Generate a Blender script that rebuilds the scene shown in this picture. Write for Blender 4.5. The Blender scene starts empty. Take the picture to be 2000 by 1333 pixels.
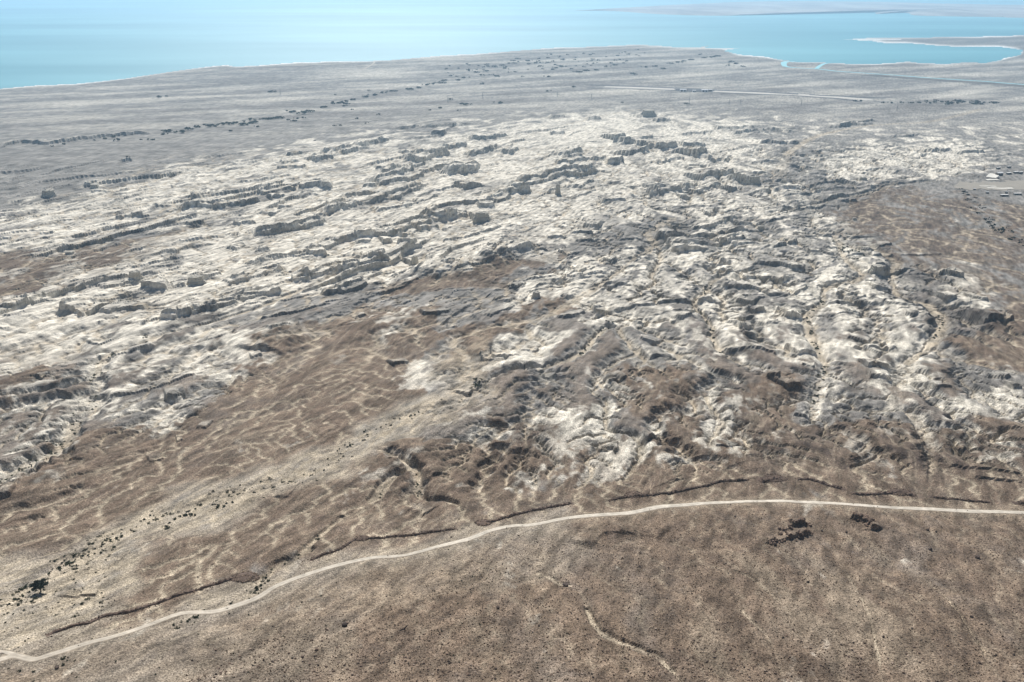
import bpy, math, random
import numpy as np
from mathutils import Vector, Matrix, Euler

random.seed(7)
rng = np.random.default_rng(11)
R = math.radians
scene = bpy.context.scene
col = scene.collection

# ------------------------------------------------------------------ camera
CAM_H = 460.0
PITCH = R(23.5)
F = 1614.0                     # focal length in pixels of a 2000 px wide picture
cam_d = bpy.data.cameras.new("camera")
cam = bpy.data.objects.new("camera", cam_d)
col.objects.link(cam)
cam.location = (0, 0, CAM_H)
cam.rotation_euler = (math.pi / 2 - PITCH, 0, 0)
cam_d.sensor_width = 36.0
cam_d.lens = 36.0 * F / 2000.0
cam_d.clip_start = 1.0
cam_d.clip_end = 300000.0
scene.camera = cam

# ------------------------------------------------------------------ light
SUN_EL, SUN_AZ = R(39), R(-8)   # sun ahead of the camera, high over the water
world = bpy.data.worlds.new("World")
scene.world = world
world.use_nodes = True
wn = world.node_tree.nodes
bg = wn["Background"]
sky = wn.new("ShaderNodeTexSky")
sky.sky_type = 'NISHITA'
sky.sun_disc = False
sky.sun_elevation = SUN_EL
sky.sun_rotation = SUN_AZ
sky.altitude = 0
sky.air_density = 1.0
sky.dust_density = 1.0
sky.ozone_density = 3.0
world.node_tree.links.new(sky.outputs[0], bg.inputs[0])
bg.inputs[1].default_value = 0.05
sun_d = bpy.data.lights.new("sun", 'SUN')
sun_d.energy = 5.0
sun_d.angle = R(0.5)
sun_d.color = (1.0, 0.965, 0.91)
sun = bpy.data.objects.new("sun", sun_d)
col.objects.link(sun)
sdir = Vector((math.sin(SUN_AZ) * math.cos(SUN_EL), math.cos(SUN_AZ) * math.cos(SUN_EL), math.sin(SUN_EL)))
sun.rotation_euler = sdir.to_track_quat('Z', 'Y').to_euler()
sun.location = (0, 0, 3000)
scene.view_settings.view_transform = 'Standard'
scene.view_settings.look = 'None'
scene.view_settings.exposure = 0.32
scene.view_settings.gamma = 1.0
scene.view_settings.use_curve_mapping = False
scene.render.engine = 'CYCLES'
cy = scene.cycles
cy.use_denoising = True
cy.denoising_prefilter = 'ACCURATE'
cy.max_bounces = 5
cy.diffuse_bounces = 2
cy.glossy_bounces = 2
cy.volume_bounces = 1
cy.sample_clamp_indirect = 4.0

# ------------------------------------------------------------------ ground profile and the mapping between picture and ground
KD = np.array([-400, -60, 20, 80, 150, 240, 330, 420, 520, 600, 750, 900, 1300, 2000, 3000, 3500, 4100, 5000, 7000, 300000], float)
KZ = np.array([470, 452, 400, 322, 262, 212, 184, 162, 147, 137, 123, 112, 92, 68, 32, 15, 4, 3, 2, 2], float)
dd = np.concatenate([np.linspace(5, 1000, 4000), np.geomspace(1001, 250000, 6000)])
def prof(d):
    return np.interp(d, KD, KZ)
# smooth the profile a little
zz = prof(dd)
k = np.ones(81) / 81
zz[60:3900] = np.convolve(zz, k, 'same')[60:3900]
dep = np.arctan2(CAM_H - zz, dd)
vv = np.tan(dep - PITCH)
o_ = np.argsort(vv)
vv_s, dd_s = vv[o_], dd[o_]
def row_d(py):
    return np.interp((np.asarray(py, float) - 666.5) / F, vv_s, dd_s)
def base_z(d):
    return np.interp(d, dd, zz)
def to_ground(px, py):
    d = row_d(py)
    v = (np.asarray(py, float) - 666.5) / F
    s = d / (math.cos(PITCH) - v * math.sin(PITCH))
    return (np.asarray(px, float) - 1000.0) / F * s, d

TILES = {'A': (0, 0, 2.0), 'B': (1000, 0, 2.0), 'C': (0, 333, 2.9955), 'D': (667, 333, 2.9955), 'E': (1333, 333, 2.9955),
         'F': (0, 778, 2.402), 'G': (667, 778, 2.402), 'H': (1333, 778, 2.402), 'X': (0, 0, 1.0), 'Q': (1450, 980, 6.667), 'Z': (195, 195, 2.0)}
def P(t, s):
    ox, oy, k = TILES[t]
    return [(ox + float(a.split(',')[0]) / k, oy + float(a.split(',')[1]) / k) for a in s.split()]

# ------------------------------------------------------------------ noise
_perm = rng.permutation(256).astype(np.int32)
_perm = np.concatenate([_perm, _perm])
_ang = np.linspace(0, 2 * np.pi, 32, endpoint=False)
_gx, _gy = np.cos(_ang).astype(np.float32), np.sin(_ang).astype(np.float32)
def perlin(x, y, seed=0):
    x = x.astype(np.float32); y = y.astype(np.float32)
    xi = np.floor(x).astype(np.int32); yi = np.floor(y).astype(np.int32)
    fx = x - xi; fy = y - yi
    xi = (xi + seed * 37) & 255; yi = (yi + seed * 91) & 255
    u = fx * fx * fx * (fx * (fx * 6 - 15) + 10)
    v = fy * fy * fy * (fy * (fy * 6 - 15) + 10)
    x1 = (xi + 1) & 255; y1 = (yi + 1) & 255
    p0 = _perm[xi]; p1 = _perm[x1]
    def g(h, a, b):
        h = h & 31
        return _gx[h] * a + _gy[h] * b
    n00 = g(_perm[p0 + yi], fx, fy); n10 = g(_perm[p1 + yi], fx - 1, fy)
    n01 = g(_perm[p0 + y1], fx, fy - 1); n11 = g(_perm[p1 + y1], fx - 1, fy - 1)
    a = n00 + u * (n10 - n00); b = n01 + u * (n11 - n01)
    return (a + v * (b - a)) * 1.5
def sst(a, b, x):
    t = np.clip((x - a) / (b - a), 0, 1)
    return t * t * (3 - 2 * t)

# ------------------------------------------------------------------ ground grid (denser where the eye sees it nearer)
PX = np.concatenate([[-12000, -7000, -4000, -2400, -1400, -800, -500, -350], np.arange(-240, 2242, 2.1), [2350, 2500, 2800, 3400, 4400, 6000, 9000, 14000]])
PY = np.concatenate([[-22, -10, 5, 20, 32], np.arange(40, 235, 1.7), np.arange(235, 620, 1.02), np.arange(620, 900, 1.35), np.arange(900, 1440, 1.75),
                     [1450, 1465, 1490, 1530, 1600, 1700, 1850, 2050, 2300, 2700, 3300, 4500]])
NR, NC = len(PY), len(PX)
D = row_d(PY)
gx, _ = to_ground(PX[None, :] + 0 * PY[:, None], PY[:, None] + 0 * PX[None, :])
GX = gx.astype(np.float32)
GY = np.repeat(D[:, None], NC, 1).astype(np.float32)
BZ = base_z(D)
SPY = np.abs(np.gradient(D))                 # spacing of the rows in metres
S_ = np.hypot(D, CAM_H - BZ)                  # distance to the camera per row
MPP = S_ / F                                 # metres per picture pixel across
GPX = np.repeat(PX[None, :], NR, 0).astype(np.float32)
GPY = np.repeat(PY[:, None], NC, 1).astype(np.float32)
def smooth_rows(v):
    return v
def fade_rows(lam):
    return np.clip(lam / (1.6 * SPY) - 0.9, 0, 1)
def N(lx, ly, seed, phi=0.0, warp=None, rows=None):
    """gradient noise with wavelength lx across and ly along a direction leaning phi to the right of straight ahead;
    faded where the grid is too coarse for it"""
    f = fade_rows(min(ly, max(lx, ly)) if abs(phi) < 0.2 else 0.5 * (lx + ly))
    if rows is not None:
        f = f * rows
    idx = np.where(f > 0.01)[0]
    out = np.zeros((NR, NC), np.float32)
    if len(idx) == 0:
        return out
    x = GX[idx]; y = GY[idx]
    c, s = math.cos(phi), math.sin(phi)
    w = x * c - y * s; u = x * s + y * c
    if warp is not None:
        w = w + warp[0][idx]; u = u + warp[1][idx]
    out[idx] = perlin(w / lx + seed * 3.17, u / ly + seed * 1.73, seed) * f[idx][:, None].astype(np.float32)
    return out
def rowmask(a, b, c, d):
    return sst(a, b, PY) * (1 - sst(c, d, PY))

# soft masks drawn as polygons on the ground map
MW, MH = 640, 400           # map of picture-plane ground coordinates, 4 units per cell, x from -280, y from -20
def inside(poly, X, Y):
    r = np.zeros(X.shape, bool)
    n = len(poly)
    for i in range(n):
        x0, y0 = poly[i]; x1, y1 = poly[(i + 1) % n]
        if y0 == y1:
            continue
        c = ((y0 > Y) != (y1 > Y)) & (X < (x1 - x0) * (Y - y0) / (y1 - y0) + x0)
        r ^= c
    return r
mX, mY = np.meshgrid(np.arange(MW) * 4.0 - 280, np.arange(MH) * 4.0 - 20)
def box_blur(a, r, ax):
    if r < 1:
        return a
    p = np.concatenate([np.repeat(np.take(a, [0], ax), r + 1, ax), a, np.repeat(np.take(a, [-1], ax), r, ax)], ax)
    c = np.cumsum(p, ax)
    n = a.shape[ax]
    return (np.take(c, np.arange(2 * r + 1, 2 * r + 1 + n), ax) - np.take(c, np.arange(0, n), ax)) / (2 * r + 1)
def poly_map(polys, bx, by):
    m = np.zeros((MH, MW))
    for p, w in polys:
        m = np.maximum(m, inside(p, mX, mY) * w)
    for _ in range(2):
        m = box_blur(box_blur(m, bx, 1), by, 0)
    return m
def sample_map(m, X, Y):
    fx = np.clip((X + 280) / 4.0, 0, MW - 1.001); fy = np.clip((Y + 20) / 4.0, 0, MH - 1.001)
    ix = fx.astype(int); iy = fy.astype(int); ax = fx - ix; ay = fy - iy
    return (m[iy, ix] * (1 - ax) * (1 - ay) + m[iy, ix + 1] * ax * (1 - ay) + m[iy + 1, ix] * (1 - ax) * ay + m[iy + 1, ix + 1] * ax * ay).astype(np.float32)

ROAD = P('F', '-200,1270 0,1225 70,1207 150,1222 240,1200 400,1150 560,1110 700,1060 850,1010 1000,1000 1100,970 1200,935 1300,880 1450,830') + \
       P('G', '0,785 150,755 300,740 450,700 600,660 700,620 800,600 900,595 1050,568 1200,555 1350,545 1480,520') + \
       P('H', '0,507 150,490 300,483 450,480 560,487 700,495 900,508 1100,515 1300,525 1602,532 2200,552')
YR = np.interp(GPX, [p[0] for p in ROAD], [p[1] for p in ROAD]).astype(np.float32)    # road height in the picture per column
print("grid", NR, NC, NR * NC)
PHI_L, PHI_R = R(30), R(-4)
BL = sst(900, 1350, GPX + 0.15 * (GPY - 500))     # 0 on the left, 1 on the right
# general domain warp
W1 = N(140, 140, 1) * 40 + N(45, 45, 2) * 12
W2 = N(140, 140, 3) * 40 + N(45, 45, 4) * 12
WARP = (W1, W2)
wpx = (N(60, 60, 5) * 22 + N(22, 30, 6) * 9 + N(9, 14, 8) * 4) / MPP[:, None]
wpy = (N(60, 60, 7) * 8 + N(22, 30, 9) * 4) / MPP[:, None]
wpx = np.clip(wpx, -60, 60); wpy = np.clip(wpy, -25, 25)
SX, SY = GPX + wpx, GPY + wpy

# ------------------------------------------------------------------ colour zones
marl_polys = [
    (P('X', '-200,480 0,395 400,296 800,232 1200,188 1500,202 1700,238 2050,225 2050,330 1500,345 0,560 -200,640'), .40),
    (P('X', '0,640 420,640 560,700 420,790 200,900 0,1000'), .42),
    (P('X', '1150,720 1980,700 1980,900 1400,900 1250,960 980,960 940,800'), .24),
    (P('X', '-200,720 0,590 260,490 480,415 640,350 800,290 1000,245 1200,222 1450,240 1520,330 1350,400 1100,485 880,545 700,560 400,625 150,690 0,730 -200,800'), .8),
    (P('X', '1060,500 1350,470 1540,380 1660,430 1740,520 1840,640 1760,760 1560,710 1400,690 1290,640 1150,640 1120,570'), .62),
    (P('X', '1580,335 1700,290 1900,285 1950,320 1850,350 1690,362'), 1.0),
    (P('X', '980,590 1040,545 1180,505 1130,590 1020,612'), 1.0),
    (P('X', '930,690 1000,660 1130,640 1100,690 1030,715 960,722'), 1.0),
    (P('X', '1090,790 1200,795 1190,830 1140,870 1060,860'), .62),
    (P('X', '920,790 980,800 1000,850 950,850'), .66),
    (P('X', '890,965 930,930 1000,905 960,945 900,972'), .8),
    (P('X', '1290,925 1330,900 1370,915 1330,935'), .8),
    (P('X', '1820,790 1990,750 2200,740 2200,830 1880,815'), .85),
    (P('X', '1730,640 1840,690 1770,790 1735,760'), .9),
    (P('X', '-200,480 0,425 300,350 620,285 800,262 700,320 520,380 330,440 0,495'), .72),
    (P('X', '1330,380 1560,350 1640,400 1500,470 1340,500'), .6),
    (P('X', '1820,530 1880,500 1950,560 1900,640 1850,600'), .8),
    (P('X', '0,600 120,560 330,560 170,640 0,650'), 1.0),
    (P('X', '180,690 420,640 560,640 500,700 280,760 190,800'), .55),
    (P('X', '0,900 110,800 170,760 140,830 40,960 0,980'), .5),
    (P('X', '300,700 400,660 470,640 400,690 320,705'), 1.0),
    (P('X', '760,735 880,690 900,740 800,780'), .5),
    (P('X', '660,640 760,600 860,600 780,650'), .35),
    (P('X', '1560,870 1680,860 1700,900 1580,910'), .5),
    (P('X', '1360,780 1480,760 1450,830 1380,850'), .6),
    (P('X', '1150,880 1230,860 1250,930 1160,950'), .55),
    (P('X', '1000,935 1060,945 1050,975 1000,965'), .5),
]
brown_polys = [
    (P('X', '-200,560 0,500 180,482 440,437 300,500 130,560 0,582 -200,620'), .8),
    (P('X', '-200,700 0,665 165,640 140,692 20,705'), 1.0),
    (P('X', '520,650 700,600 880,600 860,690 800,790 680,872 520,912 400,950 297,992 150,1062 0,1118 -200,1200 -200,1000 120,880 400,790 500,710'), 1.0),
    (P('X', '670,568 860,540 1135,488 1080,525 800,582'), 1.0),
    (P('X', '870,650 1000,606 1160,570 1000,648 890,700'), 1.0),
    (P('X', '1590,420 1720,355 1990,395 2250,420 2250,640 1990,620 1850,560 1700,490'), .58),
    (P('X', '1840,660 1990,600 2250,600 2250,780 1900,725'), .8),
    (P('X', '-250,1060 300,960 560,900 700,860 950,860 1300,850 1500,820 2250,830 2250,1600 -250,1600'), .82),
    (P('X', '200,1120 330,1010 640,880 760,900 600,1060 400,1120'), 1.0),
    (P('X', '960,820 1060,830 1120,870 1040,880'), 1.0),
    (P('X', '1180,700 1400,760 1560,730 1560,850 1300,860 1180,790'), .6),
    (P('X', '-200,760 0,700 120,700 60,800 -200,860'), .5),
    (P('X', '300,570 420,570 350,620 260,620'), .8),
]
dark_polys = [
    (P('X', '1590,420 1720,355 1990,395 2250,420 2250,780 1990,700 1850,640 1700,490'), .5),
    (P('X', '-200,560 0,500 180,482 440,437 300,500 130,560 0,582 -200,620'), .4),
    (P('X', '970,825 1060,832 1110,865 1040,876 980,850'), .8),
    (P('X', '670,570 860,543 1130,490 1080,520 800,580'), .45),
    (P('X', '1150,1050 1350,1000 1600,1000 2250,1010 2250,1600 1300,1600 1200,1300'), .22),
    (P('X', '1440,820 1800,840 2100,850 2100,960 1450,930'), .35),
    (P('X', '1330,640 1450,640 1440,700 1340,690'), .25),
    (P('X', '1600,790 1760,790 1900,830 1700,850'), .35),
    (P('X', '700,690 860,650 900,690 760,720'), .4),
    (P('X', '400,1280 560,1200 800,1230 900,1333 400,1400'), .3),
]
badl_polys = [
    (P('X', '-250,640 -250,380 0,330 500,300 900,235 1200,205 1500,210 1650,270 1950,270 1980,330 1800,350 1620,400 1700,480 1900,560 1990,640 1850,700 1990,780 2250,760 2250,900 1400,930 1230,970 1000,960 700,980 900,800 850,700 620,660 520,720 430,800 160,900 60,1000 -250,1020'), 1.0),
]
tan_polys = [
    (P('X', '-250,1260 0,1110 150,1055 297,985 400,945 520,908 669,868 780,795 900,775 920,800 800,860 669,918 520,985 400,1035 297,1085 215,1140 180,1210 90,1250 -250,1330'), .95),
    (P('X', '-250,1230 200,1230 520,1120 900,1040 1130,990 1130,1090 760,1200 620,1333 300,1500 -250,1500'), .62),
    (P('X', '840,780 880,700 950,640 960,700 930,780'), .8),
]
M_marl = np.clip(sample_map(poly_map(marl_polys, 4, 2), SX, SY), 0, 1)
M_brown = np.clip(sample_map(poly_map(brown_polys, 4, 2), SX, SY), 0, 1)
M_dark = np.clip(sample_map(poly_map(dark_polys, 5, 3), SX, SY), 0, 1)
M_bad = np.clip(sample_map(poly_map(badl_polys, 7, 4), SX, SY), 0, 1)
M_tan = np.clip(sample_map(poly_map(tan_polys, 4, 2), SX, SY), 0, 1)
nzA = N(40, 90, 101, R(20), (W1, W2)) + .7 * N(16, 34, 102, R(20), (W1, W2)) + .55 * N(7, 13, 103) + .35 * N(3.2, 5, 104)
nzB = N(46, 110, 105, R(15), (W1, W2)) + .7 * N(15, 40, 106, R(15), (W1, W2)) + .5 * N(6, 13, 107)
def crisp(m, nz, a=.46, w=.15):
    return sst(.5 - w, .5 + w, m + a * nz) 
M_marl = crisp(M_marl, nzA) * np.clip(.55 + M_marl * .5, 0, 1)
M_brown = crisp(M_brown, nzB, .34) * np.clip(.6 + M_brown * .45, 0, 1)
M_brown = M_brown * (1 - 0.85 * M_tan) * (1 - 0.6 * M_marl)
M_far = 1 - sst(190, 300, GPY)
M_wash = np.zeros((NR, NC), np.float32)
M_salt = np.zeros((NR, NC), np.float32)
H = np.zeros((NR, NC), np.float32)

# ------------------------------------------------------------------ relief
def ridged(n):
    return 1 - np.abs(n)
def blend(fn):
    return fn(PHI_L) * (1 - BL) + fn(PHI_R) * BL
def terr(n, step, sharp=.16):
    q = n / step
    f = np.floor(q)
    r = q - f
    return (f + sst(0.5 - sharp, 0.5 + sharp, r)) * step - n * 0.0
near = sst(-25, 40, GPY - YR)                              # talus slope below the fortress
big = blend(lambda p: N(95, 300, 11, p, WARP) + .5 * N(48, 150, 12, p, WARP))
mid = blend(lambda p: N(30, 85, 13, p, WARP) + .5 * N(15, 42, 14, p, WARP))
sml = N(11, 22, 15, R(20)) + .6 * N(5, 10, 16, R(10))
tiny = N(2.6, 4.0, 17) + .6 * N(1.3, 2.0, 18)
mixed = sst(560, 700, GPY) * (1 - sst(-110, -40, GPY - YR)) * M_bad
t1 = terr(big * 9 + mid * 3.0, 5.0)
t2 = terr(mid * 4.0 + big * 3 + sml * .6, 2.6, .14)
scale_d = np.clip(GY / 1300.0, .55, 1.5)
def cuesta(lam, dirx, diry, seed, steep):
    """ridges with one abrupt face towards (dirx, diry) and a long gentle back"""
    f = fade_rows(lam * 1.1)[:, None]
    q = (GX * dirx + GY * diry) / lam + perlin(GX / (lam * 3.1) + seed, GY / (lam * 4.3), seed) * .8 + perlin(GX / (lam * 1.1) + seed, GY / (lam * 1.2), seed + 1) * .22 + perlin(GX / (lam * .36) + seed, GY / (lam * .4), seed + 2) * .07
    fr = q - np.floor(q)
    saw = np.where(fr < 1 - steep, fr / (1 - steep), (1 - fr) / steep)
    k = np.floor(q)
    amp = np.clip(perlin(GX / (lam * 3.0) + k * 7.7, GY / (lam * 4.6) + k * 3.1, seed + 3) * 2.2 + .05, 0, 1.1)
    return (np.maximum(saw, 0) ** 2.2 * amp * f).astype(np.float32)
CU = (cuesta(66, .85, -.53, 201, .055) * 9.5 + cuesta(23, .8, -.6, 211, .09) * 3.0) * (1 - BL) + (cuesta(60, .25, -.97, 221, .07) * 6.0 + cuesta(27, .1, -1.0, 231, .09) * 3.2) * BL
CU2 = cuesta(11, .6, -.8, 241, .12) * 1.9 + cuesta(5.5, .5, -.85, 251, .14) * .8
H += (M_bad * (1 - .55 * M_brown)) * (t1 * .16 * scale_d + t2 * .22 * scale_d + sml * 0.3 + (CU * .7 + CU2 * .85) * (1 - .9 * mixed))
# gullied mounds where marl is still capped by gravel
lump = blend(lambda p: N(60, 110, 21, p, WARP))
gul = blend(lambda p: ridged(N(22, 46, 22, p, WARP)) + .5 * ridged(N(11, 22, 23, p, WARP)) + .25 * ridged(N(6, 11, 24, p)))
H += mixed * (lump * 4.5 + (gul - 1.2) * .7)
H += M_bad * (1 - mixed) * (gul - 1.2) * .9 * scale_d
# brown fans
fan = M_brown * (1 - M_bad * .6) * (1 - near)
H += fan * (lump * 2.4 + (gul - 1.2) * 0.9 + sml * .35)
# far plain
H += M_far * (N(420, 900, 31, R(50)) * 3 + N(150, 420, 32, R(50)) * 2.0) * (1 - sst(60, 130, 190 - GPY)) * .6
H += (1 - M_bad) * M_far * N(70, 200, 33, R(45)) * 2.0 * sst(150, 230, GPY)
# foreground slope
fg = ridged(N(26, 170, 41, R(-6), (W1 * .3, W2 * .3))) * 1.5 + ridged(N(11, 70, 42, R(-8), (W1 * .2, W2 * .2))) * .6
H += near * (fg - 1.2 + N(70, 70, 43) * 3.0 + sml * .5 + tiny * .26)
H += (1 - near) * tiny * .10

# running water: flow routing and incision on square grids, so that gullies branch as they do in nature
import heapq
def vert_sample(A, x, y):
    z = base_z(y); v = np.tan(np.arctan2(CAM_H - z, y) - PITCH)
    s_ = y / (math.cos(PITCH) - v * math.sin(PITCH))
    c_ = np.interp(1000 + x / s_ * F, PX, np.arange(NC)); r_ = np.interp(666.5 + v * F, PY, np.arange(NR))
    i = np.minimum(r_.astype(int), NR - 2); j = np.minimum(c_.astype(int), NC - 2); a = r_ - i; b = c_ - j
    return A[i, j] * (1 - a) * (1 - b) + A[i + 1, j] * a * (1 - b) + A[i, j + 1] * (1 - a) * b + A[i + 1, j + 1] * a * b
def erode(x0, x1, y0, y1, cs, H0, cuts, K, iters, seed, hp):
    nx, ny = int((x1 - x0) / cs), int((y1 - y0) / cs)
    gx_, gy_ = np.meshgrid(x0 + np.arange(nx) * cs, y0 + np.arange(ny) * cs)
    z = base_z(gy_) + vert_sample(H0, gx_, gy_) - vert_sample(cuts, gx_, gy_) * 2.0
    z = z + perlin(gx_ / (cs * 3.3), gy_ / (cs * 3.3), seed) * .5 * cs ** .5 + np.random.default_rng(seed).normal(0, .22, z.shape)
    z_in = z.copy()
    # fill hollows
    zl = z.ravel().tolist(); n = nx * ny
    done = bytearray(n); hq = []
    for i in range(nx):
        for j in (0, ny - 1):
            k_ = j * nx + i; hq.append((zl[k_], k_)); done[k_] = 1
    for j in range(1, ny - 1):
        for i in (0, nx - 1):
            k_ = j * nx + i; hq.append((zl[k_], k_)); done[k_] = 1
    heapq.heapify(hq)
    offs = (-1, 1, -nx, nx, -nx - 1, -nx + 1, nx - 1, nx + 1)
    while hq:
        h_, k_ = heapq.heappop(hq)
        for o in offs:
            q = k_ + o
            if 0 <= q < n and not done[q]:
                done[q] = 1
                if zl[q] <= h_: zl[q] = h_ + 1e-3
                heapq.heappush(hq, (zl[q], q))
    z = np.array(zl).reshape(ny, nx)
    edge = np.ones((ny, nx), bool); edge[1:-1, 1:-1] = False
    ids = np.arange(n).reshape(ny, nx)
    for it in range(iters):
        best = np.zeros((ny, nx)); rec = ids.copy()
        for dy in (-1, 0, 1):
            for dx in (-1, 0, 1):
                if dx == 0 and dy == 0: continue
                l = math.hypot(dx, dy) * cs
                sl = (z[1:-1, 1:-1] - z[1 + dy:ny - 1 + dy, 1 + dx:nx - 1 + dx]) / l
                b_ = best[1:-1, 1:-1]; m = sl > b_
                b_[m] = sl[m]
                rec[1:-1, 1:-1][m] = ids[1 + dy:ny - 1 + dy, 1 + dx:nx - 1 + dx][m]
        rec[edge] = ids[edge]
        order = np.argsort(z.ravel(), kind='stable')
        ol = order.tolist(); rl_ = rec.ravel().tolist(); A = [cs * cs] * n
        for k_ in reversed(ol):
            r_ = rl_[k_]
            if r_ != k_: A[r_] += A[k_]
        An = np.array(A)
        f = (K * np.sqrt(An) / cs).tolist(); zl = z.ravel().tolist()
        for k_ in ol:
            r_ = rl_[k_]
            if r_ != k_:
                q = f[k_]; zl[k_] = (zl[k_] + q * zl[r_]) / (1 + q)
        z = np.array(zl).reshape(ny, nx)
        # creep keeps the slopes from getting too steep
        zp = np.pad(z, 1, 'edge')
        lap = zp[:-2, 1:-1] + zp[2:, 1:-1] + zp[1:-1, :-2] + zp[1:-1, 2:] - 4 * z
        if it < iters - 1: pass
        z = z + .02 * lap
    dz = z
    lo = dz.copy(); r_ = max(2, int(hp / cs / 2))
    for _ in range(2): lo = box_blur(box_blur(lo, r_, 1), r_, 0)
    dz = (dz - lo).astype(np.float32)
    return dz, np.log(An.reshape(ny, nx)).astype(np.float32), (x0, y0, cs, nx, ny)
def grid_sample(A, meta, wx=None, wy=None):
    x0, y0, cs, nx, ny = meta
    gx_ = (GX + (wx if wx is not None else 0) - x0) / cs; gy_ = (GY + (wy if wy is not None else 0) - y0) / cs
    ok = (gx_ > 1) & (gx_ < nx - 2) & (gy_ > 1) & (gy_ < ny - 2)
    out = np.zeros((NR, NC), np.float32)
    x = gx_[ok]; y = gy_[ok]; i = y.astype(int); j = x.astype(int); a = y - i; b = x - j
    out[ok] = A[i, j] * (1 - a) * (1 - b) + A[i + 1, j] * a * (1 - b) + A[i, j + 1] * (1 - a) * b + A[i + 1, j + 1] * a * b
    e = np.minimum(np.minimum(gx_, nx - 1 - gx_), np.minimum(gy_, ny - 1 - gy_))
    return out, sst(3, 14, e).astype(np.float32)

# lines in the landscape ------------------------------------------------------
def win(pts, rad):
    """window of the grid that holds the polyline and rad metres round it"""
    xs = [p[0] for p in pts]; ys = [p[1] for p in pts]
    r0 = np.searchsorted(PY, min(ys)); r1 = np.searchsorted(PY, max(ys))
    d0, d1 = row_d(min(ys)) + rad, row_d(max(ys)) - rad
    rows = np.where((D <= d0) & (D >= d1))[0]
    if len(rows) == 0:
        return None
    mpp = MPP[rows].min()
    c0 = np.searchsorted(PX, min(xs) - rad / mpp); c1 = np.searchsorted(PX, max(xs) + rad / mpp)
    if c1 - c0 < 2:
        return None
    return slice(rows.min(), rows.max() + 1), slice(max(0, c0), c1)
def densify(pts, n=3):
    out = []
    m = len(pts)
    for i in range(m - 1):
        p0 = pts[max(0, i - 1)]; p1 = pts[i]; p2 = pts[i + 1]; p3 = pts[min(m - 1, i + 2)]
        for j in range(n):
            t = j / n
            out.append(tuple(0.5 * ((2 * p1[a]) + (-p0[a] + p2[a]) * t + (2 * p0[a] - 5 * p1[a] + 4 * p2[a] - p3[a]) * t * t + (-p0[a] + 3 * p1[a] - 3 * p2[a] + p3[a]) * t ** 3) for a in (0, 1)))
    out.append(pts[-1])
    return out
def line_dist(pts, sl):
    """unsigned and signed (+ = left of the line, i.e. behind when drawn left to right) distance and the parameter 0..1"""
    x = GX[sl]; y = GY[sl]
    g = [to_ground(*p) for p in pts]
    L = [0]
    for a, b in zip(g[:-1], g[1:]):
        L.append(L[-1] + math.hypot(b[0] - a[0], b[1] - a[1]))
    best = np.full(x.shape, 1e9, np.float32); sg = np.ones(x.shape, np.float32); par = np.zeros(x.shape, np.float32)
    for i, (a, b) in enumerate(zip(g[:-1], g[1:])):
        dx, dy = b[0] - a[0], b[1] - a[1]
        l2 = dx * dx + dy * dy + 1e-9
        t = np.clip(((x - a[0]) * dx + (y - a[1]) * dy) / l2, 0, 1)
        q = np.hypot(x - a[0] - t * dx, y - a[1] - t * dy)
        m = q < best
        best[m] = q[m]
        sg[m] = np.sign(dx * (y - a[1]) - dy * (x - a[0]))[m]
        par[m] = ((L[i] + t * (L[i + 1] - L[i])) / L[-1])[m]
    return best, best * sg, par, L[-1]

jag = N(9, 9, 51) * 1.3 + .8 * N(4.5, 4.5, 52) + N(24, 24, 54) * 1.2
def scarp(t, s, thick, back=None, face=.16, talus=.3, cap=.35):
    """a cliff or bank whose foot runs along the line; thick = its height in picture pixels of its tile"""
    k = TILES[t][2]
    pts = P(t, s)
    ym = sum(p[1] for p in pts) / len(pts)
    d = float(row_d(ym)); dist = math.hypot(d, CAM_H - float(base_z(d)))
    h = thick / k * dist / F / (d / dist) * 1.15
    back = back or min(max(h * 6.0, 25), 110)
    pts = densify(pts)
    sl = win(pts, back + 10)
    if sl is None:
        return
    b, sd, par, L = line_dist(pts, sl)
    fl = perlin(par * L / 5.0 + thick, par * 0 + 1.7, 9) * .6 + perlin(par * L / 13.0 + thick, par * 0 + 2.7, 3) * 1.3 + perlin(par * L / 34.0 + thick, par * 0 + 6.7, 4) * 2.2
    sd = sd + fl * min(h * .22, 2.2) + jag[sl] * .5 + .3
    e = sst(0, .07, par) * (1 - sst(.93, 1, par))
    e = e * (0.88 + .3 * perlin(par * L / 22.0 + thick, par * 0 + 3.3, 5))
    up = talus * sst(-1.4 * h, .2 * h, sd) + (1 - talus) * sst(0, face * h + .4, sd)
    fall = 1 - sst(.2 * back, back, np.abs(sd))
    H[sl] += (h * e * up * fall * np.where(sd > -1.4 * h, 1, 0)).astype(np.float32)
    c = e * sst(face * h, face * h + 3, sd) * (1 - sst(.3 * back, .9 * back, sd)) * cap
    M_marl[sl] = np.clip(M_marl[sl] + c, 0, 1)
    M_brown[sl] *= 1 - c

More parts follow.
